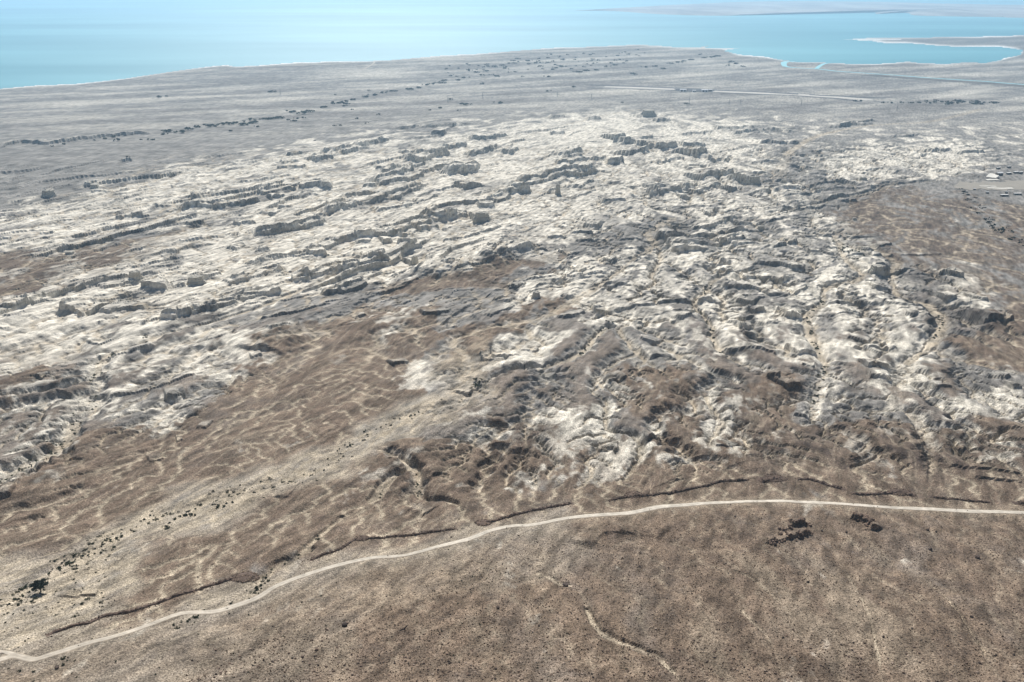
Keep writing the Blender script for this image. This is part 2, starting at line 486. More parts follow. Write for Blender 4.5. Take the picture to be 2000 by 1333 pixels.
C_ = [('1060,240 1130,232 1240,235 1330,222 1430,205 1540,190', 28), ('1540,147 1640,130 1740,117', 20), ('1740,115 1850,112 1950,108', 32),
      ('1480,390 1580,380 1690,360 1830,335 1910,310', 24), ('1360,322 1450,318 1505,312', 17), ('1120,332 1200,318', 22), ('780,282 845,274', 16),
      ('1125,172 1185,167', 16), ('1370,655 1460,625 1560,592 1650,592', 17), ('1480,562 1560,537 1700,512 1780,492', 22), ('1760,497 1840,507 1920,502', 30),
      ('1870,472 1990,437', 24), ('835,702 900,710 985,704', 34), ('75,832 130,817 190,807', 28), ('190,802 320,767', 20), ('330,832 420,837 470,862 510,862', 38),
      ('945,852 1010,847', 16), ('930,892 1040,887', 26), ('1040,872 1130,862', 28), ('1130,852 1290,827', 30), ('1280,797 1385,787', 17), ('500,992 580,1024 690,992', 20),
      ('1210,1012 1330,987 1410,932', 12), ('1710,657 1820,647', 24), ('1820,642 1890,607 1990,582', 22), ('1440,757 1560,737 1660,717', 20), ('1100,1160 1220,1100 1320,1060', 9),
      ('230,377 320,370', 14), ('1590,177 1680,167', 26), ('1625,227 1715,222', 20), ('1570,262 1620,264', 15), ('1895,277 1990,242', 15), ('1840,312 1910,307', 20),
      ('380,1160 470,1130 540,1110', 7), ('0,407 70,402', 12), ('670,747 750,747', 12), ('430,702 540,667 640,652', 13), ('1005,102 1030,100', 14),
      ('700,120 745,118', 14), ('500,105 580,98', 18), ('530,135 660,130', 10), ('1200,640 1300,612', 20), ('1010,690 1090,680', 16), ('1520,480 1580,470', 16), ('1375,465 1450,440', 15),
      ('640,840 720,810 850,805', 22), ('60,880 160,850', 14), ('250,1240 330,1215', 18), ('340,1280 410,1278', 16), ('965,1330 1090,1310', 18), ('1470,1110 1540,1100', 16),
      ('1580,960 1700,920 1760,880', 14), ('1210,1330 1260,1250', 14)]
D_ = [('210,87 300,77 420,62 490,32', 27), ('120,97 200,97', 22), ('155,197 270,182 370,157 510,97', 20), ('0,242 100,217', 13), ('620,42 720,27 810,12', 24),
      ('1050,97 1150,87 1270,57 1420,37 1500,12', 27), ('990,137 1110,132', 22), ('800,222 900,217', 24), ('920,192 1000,167', 22), ('690,257 745,247', 18), ('490,307 630,292', 26),
      ('640,287 690,277', 20), ('780,302 860,297', 42), ('465,362 580,337', 26), ('370,392 460,362', 20), ('240,427 300,422', 25), ('80,432 180,427', 16), ('90,412 190,402', 18),
      ('320,477 400,480 490,467', 32), ('60,502 110,502', 20), ('100,557 180,562 290,547', 30), ('0,602 90,602', 26), ('0,727 90,707 165,672', 27), ('860,502 920,497', 20),
      ('960,682 1030,697', 22), ('1030,667 1130,652 1270,642', 14), ('1340,382 1480,372', 16), ('1400,427 1500,412', 13), ('1200,402 1320,402', 16), ('870,872 990,822 1020,802', 11),
      ('1250,872 1330,880 1440,852', 16), ('1480,852 1550,852', 42), ('800,1082 860,1112 940,1122', 20), ('960,1172 1100,1132 1230,1122 1290,1102', 14), ('850,1062 890,1102', 26),
      ('1520,192 1670,192', 18), ('1800,152 1860,152', 26), ('1870,147 1990,117', 22), ('1780,107 1850,102', 14), ('1820,402 1900,422', 36), ('1900,432 1950,482', 40), ('640,102 720,122', 30),
      ('1390,112 1480,72', 20), ('740,1312 840,1232', 20), ('1640,692 1720,742', 12), ('1700,882 1780,892', 17), ('1520,682 1590,677', 16), ('1740,992 1900,1002', 13), ('400,552 440,545', 24),
      ('480,282 560,267 630,267', 10), ('880,760 990,770', 14), ('620,920 680,915', 14), ('1600,480 1640,475', 14), ('1570,535 1610,530', 22), ('1410,330 1500,340', 24), ('1050,1050 1160,1040', 14),
      ('1730,1020 1800,1090', 16), ('1190,1200 1260,1190', 14), ('300,1150 400,1130', 20), ('1350,640 1420,620', 8), ('640,600 700,580', 10), ('1260,470 1330,500', 14), ('1560,1240 1680,1225', 18),
      ('1080,1170 1190,1165', 18), ('60,860 150,850', 10), ('470,860 560,850 650,845', 20)]
E_ = [('105,57 200,42 310,37', 32), ('0,112 100,92', 22), ('60,127 230,102', 20), ('0,167 50,162', 22), ('390,87 445,77', 36), ('290,132 330,127', 30), ('355,147 500,127 650,117 800,117', 9),
      ('750,62 850,72 950,77 1030,97', 14), ('860,167 1000,152 1080,137 1160,102 1220,77 1340,77', 13), ('920,187 1025,184', 14), ('105,242 150,267 210,264', 26), ('150,257 300,242 460,212', 9),
      ('40,347 150,347 250,312 340,292', 24), ('550,277 640,242 700,232', 15), ('190,427 300,427 370,422', 24), ('545,402 620,442 680,412', 26), ('740,502 810,502', 28),
      ('430,562 540,567 620,582 720,592', 24), ('330,652 430,642 530,652 580,662', 27), ('220,692 330,702 440,722 500,752', 24), ('300,772 420,792', 24), ('540,832 590,872 640,882', 32),
      ('1100,592 1170,612', 42), ('1090,472 1240,442', 17), ('1110,502 1230,497', 14), ('1500,607 1570,627 1650,632', 34), ('1540,777 1610,772', 32), ('1550,802 1690,817', 14), ('1610,722 1700,762 1790,777', 16),
      ('1755,918 1830,912 1890,884 1950,884', 46), ('950,992 1060,1012 1200,1022', 22), ('990,1052 1150,1057 1270,1062', 16), ('240,902 330,922 360,982', 24), ('580,1032 640,1062 680,1082', 26),
      ('210,1052 330,1062 460,1082 555,1097', 16), ('480,1242 560,1252', 26), ('1080,1172 1220,1162', 26), ('1090,1242 1240,1252', 30), ('830,672 900,662 1000,652', 11), ('60,572 180,562 300,547', 11),
      ('0,882 60,862', 16), ('380,962 420,957', 26), ('1260,502 1400,502 1530,492', 7), ('890,732 1010,750', 24), ('1120,700 1230,700', 18), ('1000,770 1080,752', 12), ('960,840 1050,830', 12), ('610,1290 700,1270', 26),
      ('690,1160 770,1170', 14), ('1290,870 1340,880', 24), ('1310,930 1380,945', 14), ('220,620 300,610', 22), ('650,740 740,690', 16), ('1480,1290 1580,1280', 20), ('1850,1220 1920,1210', 16), ('1930,1290 1990,1290', 24),
      ('180,560 260,555', 14), ('100,780 180,770', 10), ('420,850 480,840', 22), ('360,890 420,880', 20), ('480,920 560,900', 12), ('1140,1080 1220,1060', 12), ('320,820 360,812', 14), ('1520,660 1580,665', 14)]
A_ = [('0,582 80,562 190,567 330,547 480,532 600,527', 13), ('1580,632 1640,642 1700,627 1760,602', 22), ('1760,582 1830,572', 15), ('1850,612 1910,602 1950,582', 17), ('1840,552 1920,547 1990,537', 16),
      ('1680,532 1740,532', 16), ('1640,502 1820,492', 9), ('1580,507 1650,497', 11), ('1240,632 1310,622', 17), ('1270,602 1380,592', 13), ('1400,582 1530,552', 11), ('1140,612 1200,602', 12), ('1470,667 1550,662', 13),
      ('1080,660 1200,655', 12), ('480,637 520,633', 10), ('1100,640 1180,632', 7), ('890,650 1010,635', 5), ('1570,600 1640,592', 8)]
B_ = [('175,642 290,637', 14), ('380,562 470,572 530,582 600,587 660,582', 24), ('390,547 450,542', 18), ('460,612 540,597', 20), ('370,642 440,642', 22), ('200,612 280,592', 14), ('490,552 560,547', 14),
      ('720,612 770,602', 28), ('760,632 840,637', 20), ('555,642 680,622', 11), ('0,602 30,592', 15), ('860,532 990,512 1100,522', 9), ('960,562 1130,562', 12), ('1260,502 1330,492 1420,487', 8), ('1060,657 1200,662', 11),
      ('670,572 760,567', 13), ('150,530 210,528', 10), ('500,460 560,455', 14), ('150,462 215,460', 10), ('575,480 620,476', 12), ('300,470 350,468', 14), ('1280,500 1420,470', 8), ('1640,600 1720,590', 12), ('1760,605 1850,598', 10),
      ('800,510 950,500', 10), ('660,530 800,520', 9), ('1500,540 1600,530', 8)]
Z_ = [('1060,327 1200,307 1350,272 1500,262', 20), ('1090,287 1160,287 1240,267', 18), ('1180,242 1290,237 1370,217', 16), ('1360,302 1430,292 1500,272', 18), ('880,457 1000,427 1120,392 1270,347', 16),
      ('600,532 700,522 830,492 890,482', 16), ('870,562 960,557 1060,542 1160,532 1230,512 1330,492', 20), ('750,712 850,702 960,672 1090,652 1160,620 1240,592', 17), ('500,722 640,692 720,662', 14),
      ('160,890 230,867 300,862 400,842 480,817 560,797', 15), ('560,792 640,772 720,752', 13), ('860,762 950,752 1050,717', 16), ('1270,472 1370,467 1440,452', 18), ('1610,342 1700,327 1800,307 1900,292 1950,272', 18),
      ('1590,377 1690,362', 16), ('1790,242 1900,242 1990,237', 14), ('880,217 1000,197 1160,152', 9), ('830,237 990,207 1060,192', 8), ('250,442 420,427 520,415', 9), ('360,387 470,367', 10), ('0,742 120,722 260,700', 10),
      ('20,1170 140,1150 300,1110 420,1070', 10), ('300,560 420,545 560,520', 9), ('1080,440 1200,420 1330,380', 10), ('1330,560 1450,540 1580,500', 12), ('1500,650 1640,610 1760,590', 11), ('60,470 200,455', 8), ('1050,770 1180,740 1250,700', 12),
      ('620,860 740,850 860,815', 12), ('120,660 240,640 330,610', 9), ('1380,690 1560,640', 12), ('0,1010 90,990 220,960', 13), ('540,330 640,318 760,300', 8), ('240,300 400,285', 5)]
for t, L_ in (('Z', Z_), ('C', C_), ('D', D_), ('E', E_), ('A', A_), ('B', B_)):
    for s, th in L_:
        scarp(t, s, th)
# the long gullied talus slope in the middle and softer banks
scarp('D', '400,575 560,610 720,620 850,575 1000,520 1190,455', 55, back=90, face=2.0, talus=.6)
scarp('C', '1580,1080 1700,1010 1850,930', 40, back=60, face=1.6, talus=.6, cap=0)
scarp('G', '760,170 860,205 980,200', 14, face=1.4, talus=.6, cap=0)
scarp('G', '340,350 420,380', 18, face=1.2, cap=.1)
scarp('G', '300,540 380,560', 12, face=1.2, cap=.1)
scarp('G', '1370,195 1430,215', 22, face=.8, cap=.1)
scarp('G', '1200,240 1300,245', 20, cap=.3)
scarp('G', '1190,700 1240,650 1400,640 1500,660', 14, face=1.0, cap=0)
scarp('F', '700,300 770,285', 9, cap=.2); scarp('F', '830,210 860,205', 9, cap=.2); scarp('F', '920,150 970,150', 10, cap=.3)
scarp('F', '450,930 480,900', 8, cap=0); scarp('F', '60,490 110,400 260,330', 20, cap=.5)
scarp('F', '530,800 560,760 700,670', 5, cap=0); scarp('F', '1350,470 1420,390', 7, cap=0)
scarp('H', '150,240 240,240', 12, cap=0); scarp('H', '860,130 930,150', 14, cap=0); scarp('H', '840,90 920,105', 12, cap=0); scarp('H', '1240,330 1400,350 1600,370', 12, cap=0)
scarp('H', '520,80 600,90', 18, cap=0); scarp('H', '1360,385 1600,400', 10, cap=0); scarp('H', '290,290 420,300', 16, face=1.4, cap=0); scarp('H', '1180,240 1300,270', 18, face=1.6, cap=0)
# rocky hollow above the slope on the right
scarp('Q', '580,350 700,372 860,315', 62, back=14, face=.3, cap=0)
scarp('Q', '300,560 480,545 640,500 740,490 930,430', 60, back=10, face=.3, cap=0)
scarp('Q', '1380,262 1540,300 1600,350 1665,395', 85, back=12, face=.2, cap=0)

nzC = N(16, 30, 57) + .7 * N(6, 10, 58) + .5 * N(3, 4, 59)
def channel(t, s, half_, depth, wash=1.0, bank=0.35):
    pts = densify(P(t, s)); full = len(pts)
    for i in range(0, len(pts) - 1, 5):
        seg = pts[i:i + 6]
        if len(seg) < 2:
            continue
        half = half_ * (.75 + .3 * math.sin(i * .9 + len(s)))
        endf = min(1, (i + 2.5) / 8, (full - i - 2.5) / 8 + .15)
        rad = half * 3 + 6
        sl = win(seg, rad)
        if sl is None:
            continue
        b, sd, par, L = line_dist(seg, sl)
        b = b + jag[sl] * half * .30
        cov = (1 - sst(half * .35, half * 1.35, b)) * np.clip(.8 + .55 * nzC[sl], 0, 1) * endf
        cut = 1 - sst(half * .8, half * 1.5, b)
        CH_cut[sl] = np.maximum(CH_cut[sl], cut * depth * endf)
        CH_w[sl] = np.maximum(CH_w[sl], cov * wash)
CH_cut = np.zeros((NR, NC), np.float32); CH_w = np.zeros((NR, NC), np.float32)
WASHES = [
    ('F', '-300,1260 0,1000 120,900 300,790 420,720 530,640 700,560 900,510 1100,440 1300,400 1440,350 1602,270', 9, .7, .9),
    ('G', '0,250 100,200 200,130 320,80 450,50 560,25', 7, .9, .9),
    ('D', '650,1333 730,1230 720,1080 650,1000 800,930 1000,890 1200,850 1350,760 1480,690 1600,600 1750,500 1840,430 1790,370 1900,300 1990,260', 8, 1.0, .7),
    ('C', '0,1330 150,1310 300,1290 480,1250 560,1180 580,1110 700,1050 830,1010 950,950 1100,915 1250,880 1450,820 1600,765 1750,705 1890,650 1990,610', 5, 2.2, .8),
    ('F', '-200,520 0,390 100,330 200,280 310,190 350,100 430,0', 11, 2.5, .7),
    ('C', '520,1330 560,1220 590,1130', 8, 2, .6),
    ('E', '760,1400 820,1200 840,1130 800,1040 760,960 740,880 750,820 830,760 830,700 900,660 1000,640 1050,600 960,520 900,400 880,370', 7, 2.5, .9),
    ('E', '220,1050 180,950 130,850 70,780 130,710 170,660 250,600 290,580', 4.5, 2.2, .9),
    ('E', '1240,1380 1270,1200 1350,1080 1440,1030 1490,960 1520,880 1470,800 1380,760 1270,720 1240,660 1220,620 1260,540 1220,510 1090,450 960,430 900,390', 8, 2.2, .9),
    ('E', '400,300 520,265 650,228 750,200 880,165 1000,150 1080,135 1160,105 1220,80 1330,72 1480,60', 8, 3, .5),
    ('B', '1040,700 1060,640 1090,590 1200,530 1400,490 1600,480 1750,450 1860,420', 16, 1, .9),
    ('B', '0,560 100,520 200,490 420,440 620,420', 10, .5, .7),
    ('E', '0,330 20,230 40,160 60,150 300,80', 8, 2, .6),
    ('G', '600,680 640,750 740,810 840,870', 2.2, .8, .35),
    ('G', '780,730 870,790 960,830 1040,870 1110,880', 2.0, 1.2, 1.2),
    ('G', '1110,880 1140,950 1160,1010 1200,1080 1290,1130 1400,1170 1500,1220 1580,1310 1660,1400', 2.2, 1.3, 1.15),
    ('G', '1300,890 1440,960 1400,1040 1440,1120', 2.2, .6, .6),
    ('F', '1190,920 1230,860 1280,800 1400,740 1500,650 1602,560', 4, 2.2, .6),
    ('G', '0,580 100,520 170,440 230,370 320,330 270,280 170,240', 4, 2.2, .9),
    ('G', '540,600 570,540 500,470 380,460 360,380 330,310 230,270', 3.2, 2.4, .5),
    ('G', '1100,490 1120,420 1180,320 1150,280 1250,200', 3, 2, .8),
    ('G', '1340,390 1370,330 1410,250 1380,180 1250,140 1240,80 1230,0', 3.2, 2.4, .7),
    ('H', '130,240 130,180 180,110 160,60 80,0', 3, 2, .8),
    ('H', '840,430 860,380 800,330 900,290 940,240', 3, 1.4, .8),
    ('H', '1160,400 1170,250 1140,150 1090,70 980,40 760,30', 4, 2, .5),
    ('E', '1480,1010 1600,1080 1750,1130 1990,1190', 5, 1.2, .6),
    ('E', '960,420 1040,470 1090,500', 6, 1.5, .7),
    ('D', '1990,1330 1900,1200 1700,1020 1600,900 1500,950 1430,1030 1330,1100 1150,1140 950,1180 840,1240', 4.5, 2.4, .7),
    ('D', '1490,1330 1520,1200 1600,1110 1740,1050 1700,1000 1600,930', 3.5, 1.8, .7),
    ('D', '1690,640 1760,700 1840,650 1810,620 1860,520 1870,470 1820,400', 4, 2.4, .5),
    ('H', '0,40 100,70 260,100', 2.0, .6, .7), ('H', '430,690 560,780 590,880', 1.6, .5, .7),
    ('H', '680,670 740,750 790,850 870,1000 900,1120 930,1250 940,1400', 1.3, .5, .7), ('H', '0,520 90,600 220,640', 1.6, .3, .5),
    ('H', '0,740 120,790 300,830 400,900 470,960 530,1040 560,1110', 1.3, .5, .65), ('H', '180,860 250,930 300,1020 380,1100 430,1180 470,1300', 1.5, .5, .65), ('H', '590,880 600,930 700,980 800,1030 870,1110', 1.2, .4, .6),
    ('H', '980,740 1080,800 1180,890 1250,960 1330,1080 1420,1210 1500,1330', 1.1, .4, .6), ('H', '220,740 330,800 440,890', 1.1, .4, .6), ('H', '1240,900 1400,980 1560,1020', 1.0, .3, .5), ('H', '0,1190 60,1250 130,1320', 1.6, .4, .7),
    ('G', '1080,700 1200,760 1330,830', 1.2, .4, .5), ('G', '270,760 330,840 420,900 450,960', 1.3, .5, .45), ('G', '870,930 920,1040 940,1160', 1.2, .3, .4), ('F', '1480,820 1440,900 1400,1000 1380,1060', 1.5, .3, .5), ('F', '700,1330 740,1230 790,1110 830,1080', 2.2, .3, .6),
    ('F', '380,1300 560,1210 700,1150 790,1100', 1.4, .3, .45), ('G', '420,1330 440,1230 480,1130 560,1050', 1.8, .3, .5),
]
for w_ in WASHES:
    channel(*w_)
print('erode')
Hin = lump * 5 * M_bad + lump * 2.2 * (1 - M_bad) + big * 3
dzF, AF, mF = erode(-900, 1150, 620, 2250, 4.4, Hin, CH_cut, .16, 9, 5, 80)
dzN, AN, mN = erode(-620, 620, 225, 780, 2.2, Hin * (1 - near) + near * N(30, 50, 44) * 1.2, CH_cut, .13, 8, 6, 50)
jx, jy = N(9, 9, 45) * 2.2 + N(3.5, 3.5, 47) * .9, N(9, 9, 46) * 2.2
f1, e1 = grid_sample(dzF, mF, jx, jy); f2, e2 = grid_sample(dzN, mN, jx * .6, jy * .6)
a1, _ = grid_sample(AF, mF, jx, jy); a2, _ = grid_sample(AN, mN, jx * .6, jy * .6)
wn_ = e2 * (1 - sst(690, 745, GY)); wf_ = e1 * (1 - wn_)
DZ = f1 * wf_ + f2 * wn_
def veins(A, m, cs, lo, hi):
    v = sst(math.log(cs * cs * lo), math.log(cs * cs * hi), A)
    b = box_blur(box_blur(v, 1, 0), 1, 1)
    return grid_sample(np.clip(v * 1.15 + b * .25, 0, 1), m, jx * cs / 4.2, jy * cs / 4.2)[0]
VEIN = veins(AF, mF, 4.4, 9, 80) * wf_ + veins(AN, mN, 2.2, 13, 110) * wn_
print('dz std', dzF.std(), dzN.std(), DZ.min(), DZ.max())
G_AMT = mixed * .9 + M_bad * (1 - mixed) * (.35 + .4 * BL) + (1 - M_bad) * (1 - near) * .17 + near * .14
G_AMT = G_AMT * (1 - .75 * sst(-130, -50, GPY - YR) * (1 - near))
DZ = 3.6 * np.tanh(DZ / 3.6)
H += DZ * G_AMT
H -= M_bad * (1 - .6 * mixed) * sst(.28, .5, VEIN) * 2.4 * (.3 + .7 * BL) * (1 - .8 * sst(-130, -50, GPY - YR))
# the marl is laid down in thin beds: turn slopes into small ledges
jl = sml * .5 + N(26, 40, 55) * .8
for step, k_, sh in ((3.1, .3, .12), (1.25, .4, .12)):
    q = (H + jl) / step
    fq = np.floor(q)
    Ht = (fq + sst(.5 - sh, .5 + sh, q - fq)) * step - jl
    wgt = M_bad * (1 - .85 * mixed) * k_ * (1 - .5 * M_brown) * np.clip(1.4 - SPY / 14.0, .3, 1)[:, None]
    H = H * (1 - wgt) + Ht * wgt
H = H * (1 - .75 * np.clip(CH_w * 1.1, 0, 1)) - CH_cut
# lighter rills draining the fans
rl = np.zeros((NR, NC), np.float32)
warp_r = (N(50, 90, 61) * 9 + N(14, 24, 62) * 3.2, N(40, 40, 63) * 6)
for (lx, ly, sd_, ph, wd) in ((24, 170, 64, R(14), .06), (15, 110, 65, R(6), .07), (9, 70, 66, R(18), .06)):
    n = np.abs(N(lx, ly, sd_, ph, warp_r))
    f = fade_rows(ly * .25)[:, None]
    rl = np.maximum(rl, (1 - sst(0, wd * (1 + .5 * (GY / 900)), n)) * f * (.6 + .5 * N(60, 120, sd_ + 5)))
rl = np.clip(rl, 0, 1)
fanmask = np.clip(M_brown * (1 - near) * 1.1, 0, 1)
rl = np.maximum(rl * .35, VEIN)
rill_w = np.clip(rl * fanmask * np.clip(1.3 + .5 * nzC, 0, 2), 0, 1)
H -= rill_w * .35
M_wash = np.maximum(CH_w, rill_w * .85)
M_wash = np.maximum(M_wash, VEIN * M_bad * .85)
M_wash = np.maximum(M_wash, VEIN * near * .38 * np.clip(.6 + .8 * nzC, 0, 1))
# braids in the tan wash
tanb = np.abs(N(10, 60, 71, R(26), warp_r)); tan2 = np.abs(N(6, 34, 72, R(24), warp_r))
M_wash = np.maximum(M_wash, M_tan * (.62 + .3 * VEIN + .28 * nzC + .4 * (1 - sst(0, .25, tanb)) - .25 * (1 - sst(0, .12, tan2))) * (1 - near * .5))
gs = sst(.2, 1.2, -DZ * .8 + .6 * nzA + .2)
M_marl = np.clip(M_marl + mixed * gs * .6 * sst(-.4, .25, nzA), 0, 1)
capd = mixed * sst(-.2, 1.0, DZ * .5 + lump + .5 * nzB)
M_brown = np.clip(M_brown + capd * .55 * (1 - M_marl), 0, 1)
M_brown = np.maximum(M_brown, near * (.95 + .08 * nzB) * (1 - .25 * M_tan))
M_dark = np.clip(M_dark * (.6 + .9 * nzB) + mixed * sst(.5, 1.1, lump + .8 * nzB) * .35, 0, 1)
# mottling of the marl by gravel, and of the gravel by marl
mot = blend(lambda p: N(50, 170, 81, p, WARP) + .6 * N(20, 60, 82, p, WARP) + .4 * N(9, 22, 83, p))
M_marl = np.clip(M_marl * (1.0 + (.6 + .5 * BL) * mot) - .02, 0, 1)
M_brown = np.clip(M_brown * (1.0 - .25 * mot), 0, 1)
M_marl *= 1 - .25 * CH_w
M_dark = np.clip(M_dark + .24 * fanmask * (1 - M_tan) * (1 - rill_w), 0, 1)
# pale streaks on the far plain
fs = N(160, 700, 84, R(62)) + .6 * N(60, 260, 85, R(60)) + .5 * N(35, 120, 86, R(60))
FARM = M_far * (1 - M_bad)
M_marl = np.maximum(M_marl, FARM * np.clip(fs * .6 + .08, 0, .6))
M_dark = np.maximum(M_dark, FARM * np.clip(-fs * .55 - .05, 0, .45))
# foreground streaks of finer, lighter soil running down the slope
st = N(20, 150, 87, R(-6), (W1 * .3, W2 * .3)) + .6 * N(9, 60, 88, R(-8), (W1 * .2, W2 * .2)) + .45 * nzB
M_wash = np.maximum(M_wash, near * np.clip(st * .45 - .12, 0, .26))
M_dark = np.clip(M_dark + near * np.clip(-st * .3, 0, .25) * M_brown, 0, 1)

# ------------------------------------------------------------------ shore, road line
shore = P('X', '-700,235 -300,198 0,171 70,165 150,162 250,152 330,140 400,129 445,125 455,129 500,127 560,122 600,120 700,119 760,117 860,108 930,105 980,101 1060,94 1160,90 1250,87 1290,88 1320,91 1365,92 1398,87 1372,94 1445,94 1412,99 1437,106 1500,110 1520,115 1560,120 1600,120 1625,123 1700,125 1750,122 1770,119 1790,122 1850,124 1895,120 1925,123 1960,115 1985,108 1998,102 1998,98 1975,94 1950,91 1900,92 1840,91 1800,87 1760,84 1725,84 1700,80 1650,78 1645,77 1700,74 1780,73 1860,71 1950,70 2000,68 2400,62 16000,40')
land = shore + [(16000, 5000), (-13000, 5000), (-13000, 1000), (-2500, 420)]
XX = GPX + np.clip(N(300, 300, 91) * 6, -8, 8); YY = GPY + np.clip(N(300, 500, 92) * .9, -1.2, 1.2)
isl = inside(land, XX, YY).astype(np.float32)
# distance to the shore in rows and columns, good enough for beaches
soft = isl.copy()
for _ in range(2):
    soft = box_blur(box_blur(soft, 4, 1), 3, 0)
land_k = np.where(isl > .5, np.clip((soft - .45) * 2.2, .02, 1), -1)
shore_rows = (GPY < 260)
lk = np.where(shore_rows, land_k, 1.0).astype(np.float32)
Z = np.where(lk > 0, BZ[:, None] * np.clip(lk * 1.4, 0.1, 1) + H * np.clip(lk, 0, 1), -4.0).astype(np.float32)
Z = np.where((lk > 0) & (Z < .5) & shore_rows, .5, Z)
M_salt = np.where(shore_rows & (lk > 0), (1 - sst(.3, .8, lk)), 0) * (0.6 + .6 * N(500, 500, 93))
spit = inside(P('X', '1630,82 1700,81 1760,85 1800,88 1850,92 1950,92 2000,98 2010,66 1900,68 1700,72'), GPX, GPY)
M_dark = np.where(spit & (lk > .5), .5, M_dark)
M_salt = np.where(spit & (np.abs(GPY - 77.5 - (GPX - 1680) * .003) < 1.0) & (GPX < 1760) & (lk > 0), .7, M_salt)

# dirt road across the slope: smooth the ground under it
RD = densify(ROAD, 4)
ROADM = np.zeros((NR, NC), np.float32)
for i in range(0, len(RD) - 1, 6):
    seg = RD[i:i + 7]
    sl = win(seg, 16)
    if sl is None:
        continue
    b, sd, par, L = line_dist(seg, sl)
    ROADM[sl] = np.maximum(ROADM[sl], 1 - sst(3.0, 12, b))
Hs = Z - BZ[:, None]
Hb = Hs.copy()
for _ in range(3):
    Hb = box_blur(box_blur(Hb, 10, 1), 6, 0)
Z = (BZ[:, None] + Hs * (1 - ROADM) + Hb * ROADM).astype(np.float32)
M_wash = np.maximum(M_wash, ROADM * .30)

# ------------------------------------------------------------------ helpers for objects
def gz(px, py):
    c = np.interp(px, PX, np.arange(NC)); r = np.interp(py, PY, np.arange(NR))
    i = min(int(r), NR - 2); j = min(int(c), NC - 2); a = r - i; b = c - j
    return float(Z[i, j] * (1 - a) * (1 - b) + Z[i + 1, j] * a * (1 - b) + Z[i, j + 1] * (1 - a) * b + Z[i + 1, j + 1] * a * b)
def at(px, py):
    x, y = to_ground(px, py)
    return Vector((float(x), float(y), gz(px, py)))
def to_px(x, y):
    z = float(base_z(y)); v = math.tan(math.atan2(CAM_H - z, y) - PITCH)
    s = y / (math.cos(PITCH) - v * math.sin(PITCH))
    return 1000 + x / s * F, 666.5 + v * F
def zat(x, y):
    return gz(*to_px(x, y))
def mpp_at(py):
    d = float(row_d(py))
    return math.hypot(d, CAM_H - float(base_z(d))) / F

def mesh_from(name, verts, faces, mats, smooth=False, mat_idx=None):
    me = bpy.data.meshes.new(name)
    me.from_pydata([tuple(v) for v in verts], [], faces)
    for m in (mats if isinstance(mats, (list, tuple)) else [mats]):
        me.materials.append(m)
    if mat_idx is not None:
        me.polygons.foreach_set('material_index', mat_idx)
    if smooth:
        me.polygons.foreach_set('use_smooth', [True] * len(me.polygons))
    me.update()
    return me
def big_mesh(name, V, Q, mat, smooth=True):
    """fast mesh from arrays of vertices and of equal-sided faces"""
    me = bpy.data.meshes.new(name)
    n = Q.shape[1]
    me.vertices.add(len(V)); me.vertices.foreach_set('co', V.astype(np.float32).ravel())
    me.loops.add(Q.size); me.loops.foreach_set('vertex_index', Q.astype(np.int32).ravel())
    me.polygons.add(len(Q)); me.polygons.foreach_set('loop_start', np.arange(0, Q.size, n, dtype=np.int32))
    me.polygons.foreach_set('use_smooth', np.full(len(Q), smooth))
    me.materials.append(mat)
    me.update(calc_edges=True)
    return me
def link(name, me, parent=None, loc=None, rot=None, scale=None):
    o = bpy.data.objects.new(name, me)
    col.objects.link(o)
    if parent is not None:
        o.parent = parent
    if loc is not None:
        o.location = loc
    if rot is not None:
        o.rotation_euler = rot
    if scale is not None:
        o.scale = scale
    return o
def tag(o, label=None, cat=None, group=None, kind=None):
    if label: o['label'] = label
    if cat: o['category'] = cat
    if group: o['group'] = group
    if kind: o['kind'] = kind
    return o
class MB:
    def __init__(s): s.v = []; s.f = []
    def box(s, c, sz, rot=None):
        b = len(s.v)
        for dx in (-.5, .5):
            for dy in (-.5, .5):
                for dz in (-.5, .5):
                    p = Vector((dx * sz[0], dy * sz[1], dz * sz[2]))
                    if rot: p = rot @ p
                    s.v.append(p + Vector(c))
        s.f += [(b, b + 1, b + 3, b + 2), (b + 4, b + 6, b + 7, b + 5), (b, b + 4, b + 5, b + 1), (b + 2, b + 3, b + 7, b + 6), (b, b + 2, b + 6, b + 4), (b + 1, b + 5, b + 7, b + 3)]
    def bar(s, a, b_, w):
        a, b_ = Vector(a), Vector(b_)
        q = (b_ - a).to_track_quat('Z', 'Y').to_matrix()
        s.box((a + b_) / 2, (w, w, (b_ - a).length), q)
    def tube(s, pts, rad, n=6):
        base = len(s.v)
        for i, p in enumerate(pts):
            p = Vector(p)
            t = (Vector(pts[min(i + 1, len(pts) - 1)]) - Vector(pts[max(i - 1, 0)]))
            q = t.to_track_quat('Z', 'Y').to_matrix()
            for k_ in range(n):
                a = 2 * math.pi * k_ / n
                s.v.append(p + q @ Vector((math.cos(a) * rad[i], math.sin(a) * rad[i], 0)))
        for i in range(len(pts) - 1):
            for k_ in range(n):
                s.f.append((base + i * n + k_, base + i * n + (k_ + 1) % n, base + (i + 1) * n + (k_ + 1) % n, base + (i + 1) * n + k_))
        s.f.append(tuple(base + k_ for k_ in range(n))[::-1]); s.f.append(tuple(base + (len(pts) - 1) * n + k_ for k_ in range(n)))
    def mesh(s, name, mat, smooth=False): return mesh_from(name, s.v, s.f, mat, smooth)

